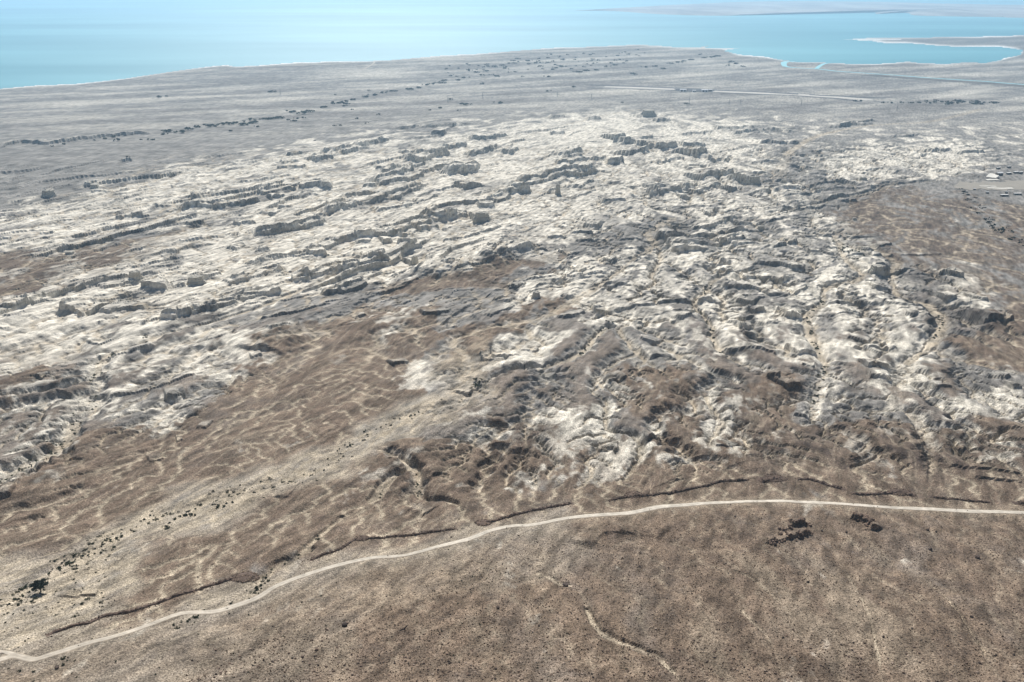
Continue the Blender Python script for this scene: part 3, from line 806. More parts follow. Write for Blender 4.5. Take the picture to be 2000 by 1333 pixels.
# ------------------------------------------------------------------ materials
def new_mat(name):
    m = bpy.data.materials.new(name); m.use_nodes = True
    nt = m.node_tree
    b = nt.nodes['Principled BSDF']
    b.inputs['Roughness'].default_value = .95
    b.inputs['Specular IOR Level'].default_value = .12
    return m, nt, b
def rgba(c): return (c[0], c[1], c[2], 1)
def noise_node(nt, scale, detail=4, rough=.6, vec=None, scl=None):
    n = nt.nodes.new('ShaderNodeTexNoise'); n.inputs['Scale'].default_value = scale; n.inputs['Detail'].default_value = detail; n.inputs['Roughness'].default_value = rough
    if vec is not None:
        if scl is not None:
            mp = nt.nodes.new('ShaderNodeMapping'); mp.inputs['Scale'].default_value = scl
            nt.links.new(vec, mp.inputs['Vector']); vec = mp.outputs[0]
        nt.links.new(vec, n.inputs['Vector'])
    return n
def mix(nt, fac, a, b, mode='MIX'):
    m = nt.nodes.new('ShaderNodeMix'); m.data_type = 'RGBA'; m.blend_type = mode
    for sock, val in ((m.inputs['Factor'], fac), (m.inputs[6], a), (m.inputs[7], b)):
        if hasattr(val, 'links') or hasattr(val, 'node'):
            nt.links.new(val, sock)
        elif isinstance(val, (int, float)):
            sock.default_value = val
        else:
            sock.default_value = rgba(val)
    return m.outputs[2]
def ramp(nt, fac, lo, hi, a=0.0, b=1.0):
    r = nt.nodes.new('ShaderNodeMapRange'); r.inputs[1].default_value = lo; r.inputs[2].default_value = hi; r.inputs[3].default_value = a; r.inputs[4].default_value = b
    nt.links.new(fac, r.inputs[0]); return r.outputs[0]
def grey(nt, v):
    c = nt.nodes.new('ShaderNodeCombineColor')
    for i in range(3): nt.links.new(v, c.inputs[i])
    return c.outputs[0]
def simple_mat(name, c, var=.25, scale=1.0, rough=.95, bump=0.0):
    m, nt, b = new_mat(name)
    tc = nt.nodes.new('ShaderNodeTexCoord')
    n = noise_node(nt, scale, 5, .65, tc.outputs['Object'])
    f = ramp(nt, n.outputs[0], .25, .75, 1 - var, 1 + var)
    oi = nt.nodes.new('ShaderNodeObjectInfo')
    f2 = ramp(nt, oi.outputs['Random'], 0, 1, 1 - var * .6, 1 + var * .6)
    c1 = mix(nt, 1.0, c, grey(nt, f), 'MULTIPLY')
    nt.links.new(mix(nt, 1.0, c1, grey(nt, f2), 'MULTIPLY'), b.inputs['Base Color'])
    b.inputs['Roughness'].default_value = rough
    if bump:
        bp = nt.nodes.new('ShaderNodeBump'); bp.inputs['Strength'].default_value = bump; bp.inputs['Distance'].default_value = .1
        nt.links.new(n.outputs[0], bp.inputs['Height']); nt.links.new(bp.outputs[0], b.inputs['Normal'])
    return m

# ground material: colours by kind of soil, grain by nodes
MG, nt, pb = new_mat('desert_soil')
pb.inputs['Specular IOR Level'].default_value = .05
tc = nt.nodes.new('ShaderNodeTexCoord'); oc = tc.outputs['Object']
def attr(name):
    a = nt.nodes.new('ShaderNodeAttribute'); a.attribute_name = name
    s = nt.nodes.new('ShaderNodeSeparateColor'); nt.links.new(a.outputs['Color'], s.inputs[0]); return s.outputs
mA = attr('soil_a'); mB = attr('soil_b')
nL = noise_node(nt, .018, 3.5, .62, oc)
nM = noise_node(nt, .11, 3, .65, oc)
nS = noise_node(nt, .75, 5, .7, oc)
nT = noise_node(nt, 1.5, 2, .7, oc)
COL_PLAIN, COL_MARL, COL_BROWN, COL_WASH, COL_DARK, COL_SALT = (.205, .193, .176), (.68, .63, .535), (.185, .140, .107), (.42, .355, .265), (.085, .066, .055), (.86, .85, .80)
c = mix(nt, ramp(nt, nL.outputs[0], .34, .66), tuple(v * .78 for v in COL_PLAIN), tuple(v * 1.4 for v in COL_PLAIN))
def jit(v, amt=.55):
    """break up the edge of a soft zone by noise"""
    a = nt.nodes.new('ShaderNodeMath'); a.operation = 'MULTIPLY_ADD'; a.inputs[1].default_value = amt; a.inputs[2].default_value = -amt * .5
    nt.links.new(nM.outputs[0], a.inputs[0])
    b_ = nt.nodes.new('ShaderNodeMath'); b_.operation = 'MULTIPLY'; nt.links.new(a.outputs[0], b_.inputs[0]); nt.links.new(v, b_.inputs[1])
    d_ = nt.nodes.new('ShaderNodeMath'); d_.operation = 'ADD'; d_.use_clamp = True; nt.links.new(v, d_.inputs[0]); nt.links.new(b_.outputs[0], d_.inputs[1])
    return d_.outputs[0]
marl_c = mix(nt, ramp(nt, nM.outputs[0], .35, .68), tuple(v * .78 for v in COL_MARL), tuple(v * 1.12 for v in COL_MARL))
brown_c = mix(nt, ramp(nt, nM.outputs[0], .3, .7), (.130, .093, .067), (.232, .176, .128))
c = mix(nt, jit(mA[1]), c, brown_c)
c = mix(nt, jit(mA[0], .9), c, marl_c)
c = mix(nt, jit(mB[0]), c, COL_DARK)
c = mix(nt, jit(mA[2]), c, COL_WASH)
c = mix(nt, mB[1], c, COL_SALT)
c = mix(nt, mB[2], c, mix(nt, 1.0, c, grey(nt, ramp(nt, nS.outputs[0], .3, .7, .6, 1.4)), 'MULTIPLY'))
rt = nt.nodes.new('ShaderNodeMapping'); rt.inputs['Rotation'].default_value = (0, 0, R(24)); nt.links.new(oc, rt.inputs['Vector'])
nF = noise_node(nt, .16, 1.5, .72, rt.outputs[0], (1.0, .22, 1.0))
c = mix(nt, 1.0, c, grey(nt, ramp(nt, nF.outputs[0], 0.32, .68, .62, 1.36)), 'MULTIPLY')
sp = ramp(nt, nT.outputs[0], .34, .66, .5, 1.5)
c = mix(nt, mB[2], c, mix(nt, 1.0, c, grey(nt, sp), 'MULTIPLY'))
nt.links.new(c, pb.inputs['Base Color'])
bp = nt.nodes.new('ShaderNodeBump'); bp.inputs['Strength'].default_value = .9; bp.inputs['Distance'].default_value = 1.2
ms = nt.nodes.new('ShaderNodeMath'); ms.operation = 'MULTIPLY'; nt.links.new(nS.outputs[0], ms.inputs[0]); nt.links.new(mB[2], ms.inputs[1])
nt.links.new(ms.outputs[0], bp.inputs['Height'])
nt.links.new(bp.outputs[0], pb.inputs['Normal'])

# ------------------------------------------------------------------ ground object
V = np.stack([GX.ravel(), GY.ravel(), Z.ravel()], 1)
ii = np.arange(NR * NC, dtype=np.int32).reshape(NR, NC)
Q = np.stack([ii[1:, :-1], ii[1:, 1:], ii[:-1, 1:], ii[:-1, :-1]], -1).reshape(-1, 4)
keep = (Z.ravel()[Q].max(1) > -3.9)
Q = Q[keep]
me = big_mesh('ground', V, Q, MG, False)
for nm, trip in (('soil_a', (M_marl, M_brown, M_wash)), ('soil_b', (M_dark, M_salt, sst(480, 900, GPY)))):
    a = me.color_attributes.new(nm, 'FLOAT_COLOR', 'POINT')
    arr = np.ones((NR * NC, 4), np.float32)
    for i_, t_ in enumerate(trip):
        arr[:, i_] = np.clip(t_, 0, 1).ravel()
    a.data.foreach_set('color', arr.ravel())
g = link('ground', me); tag(g, 'bare desert ground of pale eroded marl and brown stony slopes', 'ground', kind='structure')
print("ground faces", len(Q))

# ------------------------------------------------------------------ sea
MSEA, nt, b = new_mat('sea_water')
tc = nt.nodes.new('ShaderNodeTexCoord')
n1 = noise_node(nt, .00045, 3, .6, tc.outputs['Object'], (.35, 1.0, 1))
n2 = noise_node(nt, .05, 4, .6, tc.outputs['Object'])
cc = mix(nt, ramp(nt, n1.outputs[0], .35, .68), (.045, .235, .30), (.14, .40, .46))
nt.links.new(cc, b.inputs['Base Color'])
b.inputs['Roughness'].default_value = .6; b.inputs['Specular IOR Level'].default_value = .12
bp = nt.nodes.new('ShaderNodeBump'); nt.nodes.remove(bp); nt.nodes.remove(n2)
sx = 90000
me = mesh_from('sea', [(-sx, 1500, 0), (sx, 1500, 0), (sx, 95000, 0), (-sx, 95000, 0)], [(0, 1, 2, 3)], MSEA)
tag(link('sea', me), 'wide turquoise salt sea fading into haze', 'sea', kind='structure')

# far peninsula: a low plateau that rises from the water
pen = P('X', '1120,21 1200,22 1290,28 1400,31 1500,29 1600,24.5 1700,23 1712,27.5 1740,25.5 1775,26 1785,30 1850,32 1950,33.5 2000,35 2300,38 3600,44 3600,4 2300,6 2000,10 1900,8.5 1820,7 1700,4 1500,3 1350,8 1240,14')
def ring_mesh(name, poly, steps, mat):
    n = len(poly); cx = sum(p[0] for p in poly) / n; cyy = sum(p[1] for p in poly) / n
    vs, fs = [], []
    for k_, (ins, z) in enumerate(steps):
        for p in poly:
            x, y = to_ground(cx + (p[0] - cx) * (1 - ins), cyy + (p[1] - cyy) * (1 - ins))
            vs.append((float(x), float(y), z + (random.uniform(-.15, .15) * z if k_ else 0)))
    for k_ in range(len(steps) - 1):
        for i in range(n):
            fs.append((k_ * n + i, k_ * n + (i + 1) % n, (k_ + 1) * n + (i + 1) % n, (k_ + 1) * n + i))
    b0 = (len(steps) - 1) * n
    vs.append((*[float(q) for q in to_ground(cx, cyy)], steps[-1][1]))
    for i in range(n):
        fs.append((b0 + i, b0 + (i + 1) % n, len(vs) - 1))
    return mesh_from(name, vs, fs, mat, False)
MPEN, nt, b = new_mat('peninsula_soil')
tc = nt.nodes.new('ShaderNodeTexCoord')
n1 = noise_node(nt, .0011, 6, .65, tc.outputs['Object'], (1, .35, 1))
nt.links.new(mix(nt, ramp(nt, n1.outputs[0], .38, .62), (.20, .17, .155), (.42, .38, .34)), b.inputs['Base Color'])
dense_pen = densify(pen, 4)
tag(link('peninsula', ring_mesh('peninsula', dense_pen, [(-.004, -2), (0, 1), (.05, 12), (.3, 26), (.6, 30)], MPEN)), 'low hazy peninsula across the water on the far shore', 'peninsula', kind='structure')
MSALT = simple_mat('salt_crust', (.82, .81, .76), .12, .01)
# white salt rim of the peninsula
def ribbon(name, pts, half, mat, lift, taper=False, z=None, uneven=0.0):
    """flat strip laid on the ground along the line"""
    vs, fs = [], []
    g_ = [to_ground(*p) for p in pts]
    n = len(g_)
    for i in range(n):
        a = g_[max(0, i - 1)]; b_ = g_[min(n - 1, i + 1)]
        dx, dy = b_[0] - a[0], b_[1] - a[1]; l = math.hypot(dx, dy) + 1e-9
        h_ = half(i / (n - 1)) if callable(half) else half
        for sgn in (-1, -.35, .35, 1):
            hh = h_ * (1 + uneven * math.sin(i * 1.7 + sgn * 2.1) * math.cos(i * .61))
            x = g_[i][0] - dy / l * hh * sgn; y = g_[i][1] + dx / l * hh * sgn
            zz_ = z if z is not None else zat(x, y) + lift
            vs.append((float(x), float(y), zz_))
    for i in range(n - 1):
        for q in range(3):
            fs.append((i * 4 + q, (i + 1) * 4 + q, (i + 1) * 4 + q + 1, i * 4 + q + 1)[::-1])
    return mesh_from(name, vs, fs, mat, True)

# canal to the bay
MCAN, nt, b = new_mat('canal_water')
b.inputs['Base Color'].default_value = (.30, .62, .66, 1); b.inputs['Roughness'].default_value = .4
can = densify(P('B', '1110,243 1085,241 1066,244 1062,252 1080,263 1200,272 1300,282 1500,295 1700,310 1850,320 2000,331 2400,352'), 4)
tag(link('canal', ribbon('canal', can, lambda t: 26 - 14 * min(1, t * 2.5), MCAN, .8)), 'narrow pale blue canal curving along the plain behind the bay', 'canal', kind='structure')
can2 = densify(P('B', '1255,246 1225,249 1205,257 1194,266 1190,270'), 4)
tag(link('canal', ribbon('canal', can2, 12, MCAN, .9)), 'short pale branch of the canal reaching to the bay', 'canal', kind='structure')
MBANK = simple_mat('canal_bank', (.19, .175, .155), .2, .02)

# embankment on the near side of the canal
def berm(name, pts, half, h, mat, jitter=.2, step=3):
    pts = densify(pts, step)
    vs, fs = [], []
    g_ = [to_ground(*p) for p in pts]; n = len(g_)
    for i in range(n):
        a = g_[max(0, i - 1)]; b_ = g_[min(n - 1, i + 1)]
        dx, dy = b_[0] - a[0], b_[1] - a[1]; l = math.hypot(dx, dy) + 1e-9
        e = min(1, i / 2, (n - 1 - i) / 2)
        for sgn, up in ((-1, -.3), (-.45, .8), (0, 1), (.45, .8), (1, -.3)):
            x = g_[i][0] - dy / l * half * sgn; y = g_[i][1] + dx / l * half * sgn
            vs.append((float(x), float(y), zat(x, y) + (h * up * (1 + random.uniform(-jitter, jitter)) if up > 0 else -.4) * (e if up > 0 else 1)))
    for i in range(n - 1):
        for q in range(4):
            fs.append((i * 5 + q, i * 5 + q + 1, (i + 1) * 5 + q + 1, (i + 1) * 5 + q))
    return mesh_from(name, vs, fs, mat, False)
tag(link('canal_embankment', berm('canal_embankment', P('B', '1300,291 1500,303 1700,318 1850,328 2000,339 2300,356'), 22, 7, MBANK)), 'long dark earth bank on the near side of the canal', 'embankment', kind='structure')

# ------------------------------------------------------------------ airstrip
MRUN = simple_mat('runway_asphalt', (.085, .085, .09), .2, .02)
MSAND = simple_mat('graded_sand', (.50, .47, .42), .15, .01)
run = densify(P('B', '300,333 380,336 600,344 800,353 1100,368 1460,386'), 3)
tag(link('runway', ribbon('runway', run, 17, MRUN, .6)), 'thin dark airstrip runway on the far plain', 'runway', kind='structure')
strip = densify(P('B', '360,340 560,347 700,352 800,358 1000,367 1200,376 1400,392'), 3)
tag(link('graded_strip', ribbon('graded_strip', strip, 34, MSAND, .3)), 'pale graded strip of sand beside the runway', 'graded strip', kind='structure')
taxi = densify(P('B', '290,343 560,352 800,363 1000,371 1240,384 1360,399'), 3)
tag(link('taxiway', ribbon('taxiway', taxi, 9, MRUN, .7)), 'dark taxiway line running along the near edge of the graded strip', 'taxiway', kind='structure')
apr = densify(P('B', '640,353 690,353 740,354 790,356'), 3)
tag(link('apron', ribbon('apron', apr, 48, MRUN, 1.1)), 'dark paved apron beside the runway', 'apron', kind='structure')

# ------------------------------------------------------------------ dirt road
MROAD, nt, b = new_mat('road_dust')
tc = nt.nodes.new('ShaderNodeTexCoord'); ra = nt.nodes.new('ShaderNodeAttribute'); ra.attribute_name = 'worn'
n1 = noise_node(nt, .35, 3, .65, tc.outputs['Object']); n2 = noise_node(nt, .06, 2, .6, tc.outputs['Object'])
cc = mix(nt, ra.outputs['Fac'], (.27, .225, .175), (.57, .52, .44))
cc = mix(nt, 1.0, cc, grey(nt, ramp(nt, n1.outputs[0], .3, .7, .78, 1.18)), 'MULTIPLY')
nt.links.new(mix(nt, 1.0, cc, grey(nt, ramp(nt, n2.outputs[0], .35, .65, .86, 1.1)), 'MULTIPLY'), b.inputs['Base Color'])
def track(name, pts, half, seed, worn=1.0):
    """an unpaved track with two worn wheel lines and ragged edges"""
    r = random.Random(seed)
    g_ = [to_ground(*p) for p in pts]
    out = [g_[0]]
    for a, b_ in zip(g_[:-1], g_[1:]):
        l = math.hypot(b_[0] - a[0], b_[1] - a[1]); n = max(1, int(l / 1.6))
        for q in range(1, n + 1): out.append((a[0] + (b_[0] - a[0]) * q / n, a[1] + (b_[1] - a[1]) * q / n))
    prof_ = ((-1.15, .0), (-.86, .45), (-.6, 1.0), (-.3, .95), (0, .55), (.3, .95), (.6, 1.0), (.86, .45), (1.15, .0))
    n = len(out); vs, fs, wv = [], [], []
    wl = wr = 0.0
    for i in range(n):
        a = out[max(0, i - 2)]; b_ = out[min(n - 1, i + 2)]
        dx, dy = b_[0] - a[0], b_[1] - a[1]; l = math.hypot(dx, dy) + 1e-9
        wl = wl * .8 + r.gauss(0, .13); wr = wr * .8 + r.gauss(0, .13)
        hw = half * (.72 + .28 * min(1, i / (n * .35))) * (1 + .10 * math.sin(i * .043) + .06 * math.sin(i * .017 + 1))
        for q, (sg, w_) in enumerate(prof_):
            o_ = sg * hw + (wl if sg < -.7 else (wr if sg > .7 else 0))
            x = out[i][0] - dy / l * o_; y = out[i][1] + dx / l * o_
            vs.append((x, y, zat(x, y) + (.16 if 0 < q < 8 else .03)))
            wv.append(min(1, max(0, w_ * worn * (.55 + .45 * min(1, i / (n * .35))) * r.uniform(.85, 1.1))))
    for i in range(n - 1):
        for q in range(8):
            fs.append((i * 9 + q, i * 9 + q + 1, (i + 1) * 9 + q + 1, (i + 1) * 9 + q))
    me = mesh_from(name, vs, fs, MROAD, True)
    at_ = me.attributes.new('worn', 'FLOAT', 'POINT'); at_.data.foreach_set('value', wv)
    return me
tag(link('dirt_road', track('dirt_road', RD, 2.1, 1)), 'pale dirt road crossing the brown slope', 'road', kind='structure')
fork = densify(P('F', '-120,1195 0,1192 40,1196 75,1205'), 4)
tag(link('dirt_track', track('dirt_track', fork, 1.3, 2, .7)), 'short faint track joining the dirt road at its lower end', 'track', kind='structure')
far_track = densify(P('A', '1410,275 1425,268 1445,258 1460,248 1462,242'), 3)
tag(link('dirt_track', track('dirt_track', far_track, 7, 3, .8)), 'faint pale track leading down to the far shore', 'track', kind='structure')

# ------------------------------------------------------------------ rocks
def ico(sub=1):
    import bmesh
    bm = bmesh.new(); bmesh.ops.create_icosphere(bm, subdivisions=sub, radius=1.0)
    v = np.array([x.co[:] for x in bm.verts]); f = np.array([[q.index for q in p.verts] for p in bm.faces]); bm.free()
    return v, f
I1v, I1f = ico(1); I2v, I2f = ico(2)
def rock_mesh(name, mat, sub=1, flat=.7, rough=.28, seed=0):
    r = np.random.default_rng(seed)
    v, f = (I1v, I1f) if sub == 1 else (I2v, I2f)
    v = v.copy()
    for _ in range(7):                       # chop with planes for angular faces
        n = r.normal(size=3); n /= np.linalg.norm(n); dd_ = r.uniform(.45, .9)
        ov = v @ n - dd_; v = v - np.where(ov > 0, ov, 0)[:, None] * n
    v = v * (1 + r.uniform(-rough, rough, (len(v), 1)) * .5) * np.array([1, r.uniform(.7, 1), flat])
    return mesh_from(name, v, [tuple(q) for q in f], mat, False)
MROCK = simple_mat('brown_rock', (.16, .115, .088), .4, .8)
MROCK2 = simple_mat('pale_rock', (.30, .235, .185), .35, .8)
MROCKD = simple_mat('dark_rock', (.085, .065, .055), .35, .8)
rocks = [rock_mesh('rock', [MROCK, MROCK2, MROCKD][i % 3] if i < 6 else MROCK, 1, .65, .3, 100 + i) for i in range(9)]
big_rocks = [rock_mesh('boulder', MROCK, 2, .8, .2, 200 + i) for i in range(4)]

boulders = [  # px, py, size m, label
    ('G', 1050, 887, 3.0, 'large dark boulder standing beside the bright gully on the brown slope', 'dark'),
    ('F', 1618, 1065, 2.6, 'dark boulder with a smaller rock behind it on the lower slope', 'dark'),
    ('X', 639, 1229, 1.4, 'rounded pale boulder beside the dark one on the lower slope', 'pale'),
    ('X', 678, 1216, 1.3, 'small brown boulder perched just behind the dark boulder', 'brown'),
    ('X', 619, 1273, 1.5, 'reddish boulder lowest of those on the bare slope under the road bend', 'brown'),
    ('G', 735, 998, 1.5, 'small dark boulder alone between the road and the stony slope', 'dark'),
    ('H', 590, 855, 1.5, 'dark boulder on the bright gully below the rocky hollow', 'dark'),
    ('H', 1160, 715, 2.0, 'dark flat boulder on the slope to the right of the rocky hollow', 'dark'),
    ('H', 1380, 755, 2.6, 'broad dark boulder among black rubble on the right slope', 'dark'),
    ('H', 1150, 620, 1.8, 'dark boulder beside its twin below the road on the right', 'dark'),
    ('H', 1190, 628, 1.5, 'smaller boulder just right of a dark one under the road', 'dark'),
    ('H', 768, 636, 1.3, 'lone dark boulder in the middle of the rocky hollow floor', 'dark'),
    ('H', 245, 562, 1.4, 'dark boulder on the smooth slope just below the road', 'dark'),
    ('H', 655, 620, 1.5, 'dark boulder on the near lip of the rocky hollow', 'dark'),
    ('H', 940, 1130, 1.2, 'dark boulder beside a pale soil streak low on the right slope', 'dark'),
    ('H', 1350, 1050, 1.5, 'dark boulder on the far right of the lower slope', 'dark'),
    ('F', 265, 1262, 1.8, 'dark boulder among scrub on the slope under the road on the left', 'dark'),
    ('G', 725, 1275, 1.0, 'small grey boulder near the bottom of the slope', 'dark'),
    ('G', 830, 647, 1.0, 'small dark boulder just below the middle of the road', 'dark'),
    ('G', 515, 652, 1.1, 'small dark boulder just above the road near the gully crossing', 'dark'),
    ('G', 1400, 787, 1.6, 'dark boulder on the stony slope under the low bank', 'dark'),
]
MB_ = {'dark': MROCKD, 'pale': MROCK2, 'brown': MROCK}
for i, (t, a, b_, s_, lab, kk) in enumerate(boulders):
    ox, oy, k_ = TILES[t]
    p = at(ox + a / k_, oy + b_ / k_)
    me = big_rocks[i % 4].copy(); me.materials.clear(); me.materials.append(MB_[kk])
    o = link('boulder', me, loc=(p.x, p.y, p.z + s_ * .25), rot=(random.uniform(-.2, .2), random.uniform(-.2, .2), random.uniform(0, 6)), scale=(s_ * .6,) * 3)
    tag(o, lab, 'boulder')

def by_landmark(px, py, marks):
    best = min(marks, key=lambda m: ((m[0] - px) ** 2 + (2.2 * (m[1] - py)) ** 2))
    dx, dy = px - best[0], (py - best[1]) * 2.2
    if math.hypot(dx, dy) < 9: rel = 'right beside'
    elif abs(dx) > 1.6 * abs(dy): rel = 'right of' if dx > 0 else 'left of'
    elif abs(dy) > 1.6 * abs(dx): rel = 'in front of' if dy > 0 else 'beyond'
    else: rel = ('before and ' if dy > 0 else 'beyond and ') + ('right of' if dx > 0 else 'left of')
    return rel + ' ' + best[2]
def size_word(v, steps, words):
    for a, w_ in zip(steps, words):
        if v < a: return w_
    return words[-1]
NEAR_MARKS = [(1104, 1147, 'the large gully boulder'), (674, 1221, 'the dark twin boulders'), (1545, 1040, 'the rocky hollow'), (1690, 1025, 'the steep ledge of the hollow'), (1250, 1290, 'the lower bright gully'), (1170, 1210, 'the bend of the bright gully'),
              (1579, 1134, 'the boulder below the hollow'), (1816, 1075, 'the flat dark boulder'), (1907, 1092, 'the broad rubble boulder'), (1190, 1050, 'the low dark bank'), (930, 1052, 'the gully crossing of the road'), (500, 1150, 'the road bend'),
              (1724, 1248, 'the pale soil streak boulder'), (1895, 1215, 'the far right boulder'), (969, 1309, 'the grey boulder at the bottom'), (973, 1193, 'the lone small dark boulder'), (1916, 779 + 250, 'the road at the right edge'), (1400, 1010, 'the crest of the road'),
              (800, 1300, 'the bottom stony patch'), (500, 1300, 'the stony lower left corner'), (1500, 1280, 'the bottom pale soil patch')]
LEFT_MARKS = [(78, 1150, 'the lone acacia'), (480, 1128, 'the ruined tower by the road bend'), (140, 1235, 'the lower end of the long wall'), (330, 1105, 'the middle of the long wall'), (30, 1280, 'the fork of the dirt road'), (250, 1255, 'the lower road'), (520, 1180, 'the road bend'),
              (150, 1100, 'the paired dark bushes'), (240, 1040, 'the narrow brown point in the wash'), (430, 985, 'the widest part of the wash'), (560, 925, 'the upper wash'), (660, 890, 'the wash head'), (300, 1200, 'the road below the long wall'), (890, 1140, 'the slope under the gully crossing'),
              (780, 830, 'the wash fork'), (920, 790, 'the dark bank at the fork'), (60, 920, 'the grey wash mouth'), (110, 860, 'the grey wash middle'), (150, 790, 'the grey wash top'), (1000, 700, 'the white island'), (200, 720, 'the narrow marl wash'), (270, 690, 'the marl wash bend'),
              (1610, 700, 'the winding wash foot'), (1580, 620, 'the winding wash bend'), (1400, 620, 'the small winding wash'), (1830, 640, 'the flat topped mesa'), (1660, 490, 'the braided wash head'), (740, 960, 'the gully among the mounds'), (1150, 690, 'the wash below the white island')]
FAR_MARKS = [(330, 265, 'the left end of the wadi trees'), (370, 257, 'the first clumps of the wadi'), (410, 247, 'the long clump of the wadi'), (450, 243, 'the middle clumps of the wadi'), (490, 240, 'the thick clumps of the wadi'), (540, 231, 'the longest clump of the wadi'), (600, 221, 'the curved clump of the wadi'),
             (660, 203, 'the upper clumps of the wadi'), (730, 187, 'the thin upper wadi line'), (800, 176, 'the sparse upper wadi'), (850, 165, 'the top end of the wadi'), (548, 178, 'the far left pylon'), (875, 195, 'the pylon left of the airstrip'), (943, 187, 'the pylon past the wadi'), (1089, 185, 'the pylon left of the runway'),
             (1155, 190, 'the pylon at the runway end'), (1346, 198, 'the pylon before the hangars'), (1334, 178, 'the left hangar'), (1376, 179, 'the right hangar'), (1430, 200, 'the close pair of pylons'), (1752, 210, 'the pylon left of the grove'), (1840, 202, 'the left of the grove'), (1880, 203, 'the middle of the grove'), (1915, 202, 'the right end of the grove'),
             (1700, 200, 'the taxiway end'), (1130, 142, 'the dense bushes above the runway'), (1200, 135, 'the plain inland of the low cape'), (1400, 111, 'the dark clump near the cape'), (1430, 122, 'the scrub line near the canal'), (1340, 128, 'the bend of the dark scrub line'), (1060, 125, 'the pale plain by the shore'), (960, 130, 'the plain under the straight shore'),
             (1895, 390, 'the head of the shed wadi'), (1920, 420, 'the upper shed wadi'), (1950, 445, 'the middle of the shed wadi'), (1990, 470, 'the right end of the shed wadi'), (880, 208, 'the paired trees before the badlands'), (660, 245, 'the scattered trees before the badlands'), (720, 240, 'the trees at the back of the badlands')]
# density of stones on the slope
def dens(px, py):
    x, y = to_ground(px, py)
    n1_ = perlin(x / 26.0, y / 45.0, 7) + .6 * perlin(x / 9.0, y / 14.0, 8)
    dark = sample_map(DENSMAP, px, py)
    return np.clip(dark + .45 * n1_ * dark, 0, 1)
DENSMAP = poly_map([
    (P('X', '300,1400 420,1280 600,1200 760,1180 900,1120 1000,1060 1150,1030 1400,1010 1700,1000 2300,1020 2300,1600 300,1600'), .75),
    (P('X', '1180,1040 1400,1030 1400,1140 1200,1150'), 1.0), (P('X', '1480,1020 1560,1030 1560,1070 1470,1080'), 1.0),
    (P('X', '1850,1040 2100,1050 2100,1180 1900,1180'), 1.0), (P('X', '500,1240 760,1230 900,1333 450,1400'), 1.0),
    (P('X', '-200,1160 200,1160 700,980 1000,920 2200,900 2200,1020 1000,1050 500,1150 200,1250 -200,1300'), .08),
], 6, 4)
NST = 34000
cpx = rng.uniform(-150, 2150, NST * 5); cpy = rng.uniform(960, 1400, NST * 5)
acc = rng.uniform(0, 1, len(cpx)) < dens(cpx, cpy) * 1.0
cpx, cpy = cpx[acc][:NST], cpy[acc][:NST]
sx_, sy_ = to_ground(cpx, cpy)
ci = np.interp(cpx, PX, np.arange(NC)); ri = np.interp(cpy, PY, np.arange(NR))
i0 = ri.astype(int); j0 = ci.astype(int); fa = ri - i0; fb = ci - j0
sz_ = Z[i0, j0] * (1 - fa) * (1 - fb) + Z[i0 + 1, j0] * fa * (1 - fb) + Z[i0, j0 + 1] * (1 - fa) * fb + Z[i0 + 1, j0 + 1] * fa * fb
ssz = .14 + .31 * rng.power(.45, len(cpx)) ** 1.6 * 1.3
order = np.argsort(-(ssz / np.hypot(sy_, CAM_H - sz_)) * ((cpx > 0) & (cpx < 2000) & (cpy < 1333)))
top = order[:280]; rest = order[280:]
for n_, q in enumerate(top):
    s_ = float(ssz[q]) * 1.5
    o = link('rock', rocks[n_ % 9], loc=(float(sx_[q]), float(sy_[q]), float(sz_[q]) + s_ * .2), rot=(random.uniform(-.3, .3), random.uniform(-.3, .3), random.uniform(0, 6.3)), scale=(s_, s_, s_))
    m_ = n_ % 9
    where = 'right of the rocky hollow' if cpx[q] > 1700 else ('below the rocky hollow' if cpx[q] > 1350 else ('around the bright gully' if cpx[q] > 1000 else 'low on the left part'))
    kind_ = ('brown', 'pale', 'dark')[m_ % 3] if m_ < 6 else 'brown'
    sw = size_word(s_, (.75, .95), ('small', 'middling', 'bigger'))
    tag(o, f'{sw} angular {kind_} rock ' + by_landmark(cpx[q], cpy[q], NEAR_MARKS), 'rock', f'{kind_} rocks on the stony slope {where}')
OCT_v = np.array([(1, 0, 0), (-.5, .87, 0), (-.5, -.87, 0), (.4, .1, .75), (-.35, .3, .65), (-.2, -.45, .7)]); OCT_v[:3, 2] = -.35
OCT_f = np.array([(0, 1, 3), (1, 4, 3), (1, 2, 4), (2, 5, 4), (2, 0, 5), (0, 3, 5), (3, 4, 5)])
m = len(rest)
ang = rng.uniform(0, 6.28, m); ca, sa = np.cos(ang), np.sin(ang)
bv = OCT_v[None] * ssz[rest][:, None, None] * rng.uniform(.7, 1.35, (m, 6, 1)) * np.array([1, 1, 1.15])
vx = bv[..., 0] * ca[:, None] - bv[..., 1] * sa[:, None]; vy = bv[..., 0] * sa[:, None] + bv[..., 1] * ca[:, None]
Vs = np.stack([vx + sx_[rest][:, None], vy + sy_[rest][:, None], bv[..., 2] + sz_[rest][:, None] + .05], -1).reshape(-1, 3)
Fs = (OCT_f[None] + (np.arange(m) * 6)[:, None, None]).reshape(-1, 3)
MSTONE, nt, b = new_mat('loose_stones')
tc = nt.nodes.new('ShaderNodeTexCoord')
n1 = noise_node(nt, 1.1, 2, .5, tc.outputs['Object'])
cc = mix(nt, ramp(nt, n1.outputs[0], .35, .62), (.10, .074, .058), (.30, .225, .165))
nt.links.new(cc, b.inputs['Base Color'])
tag(link('loose_stones', big_mesh('loose_stones', Vs, Fs, MSTONE, False)), 'countless small stones strewn over the brown foreground slope', 'stones', kind='stuff')

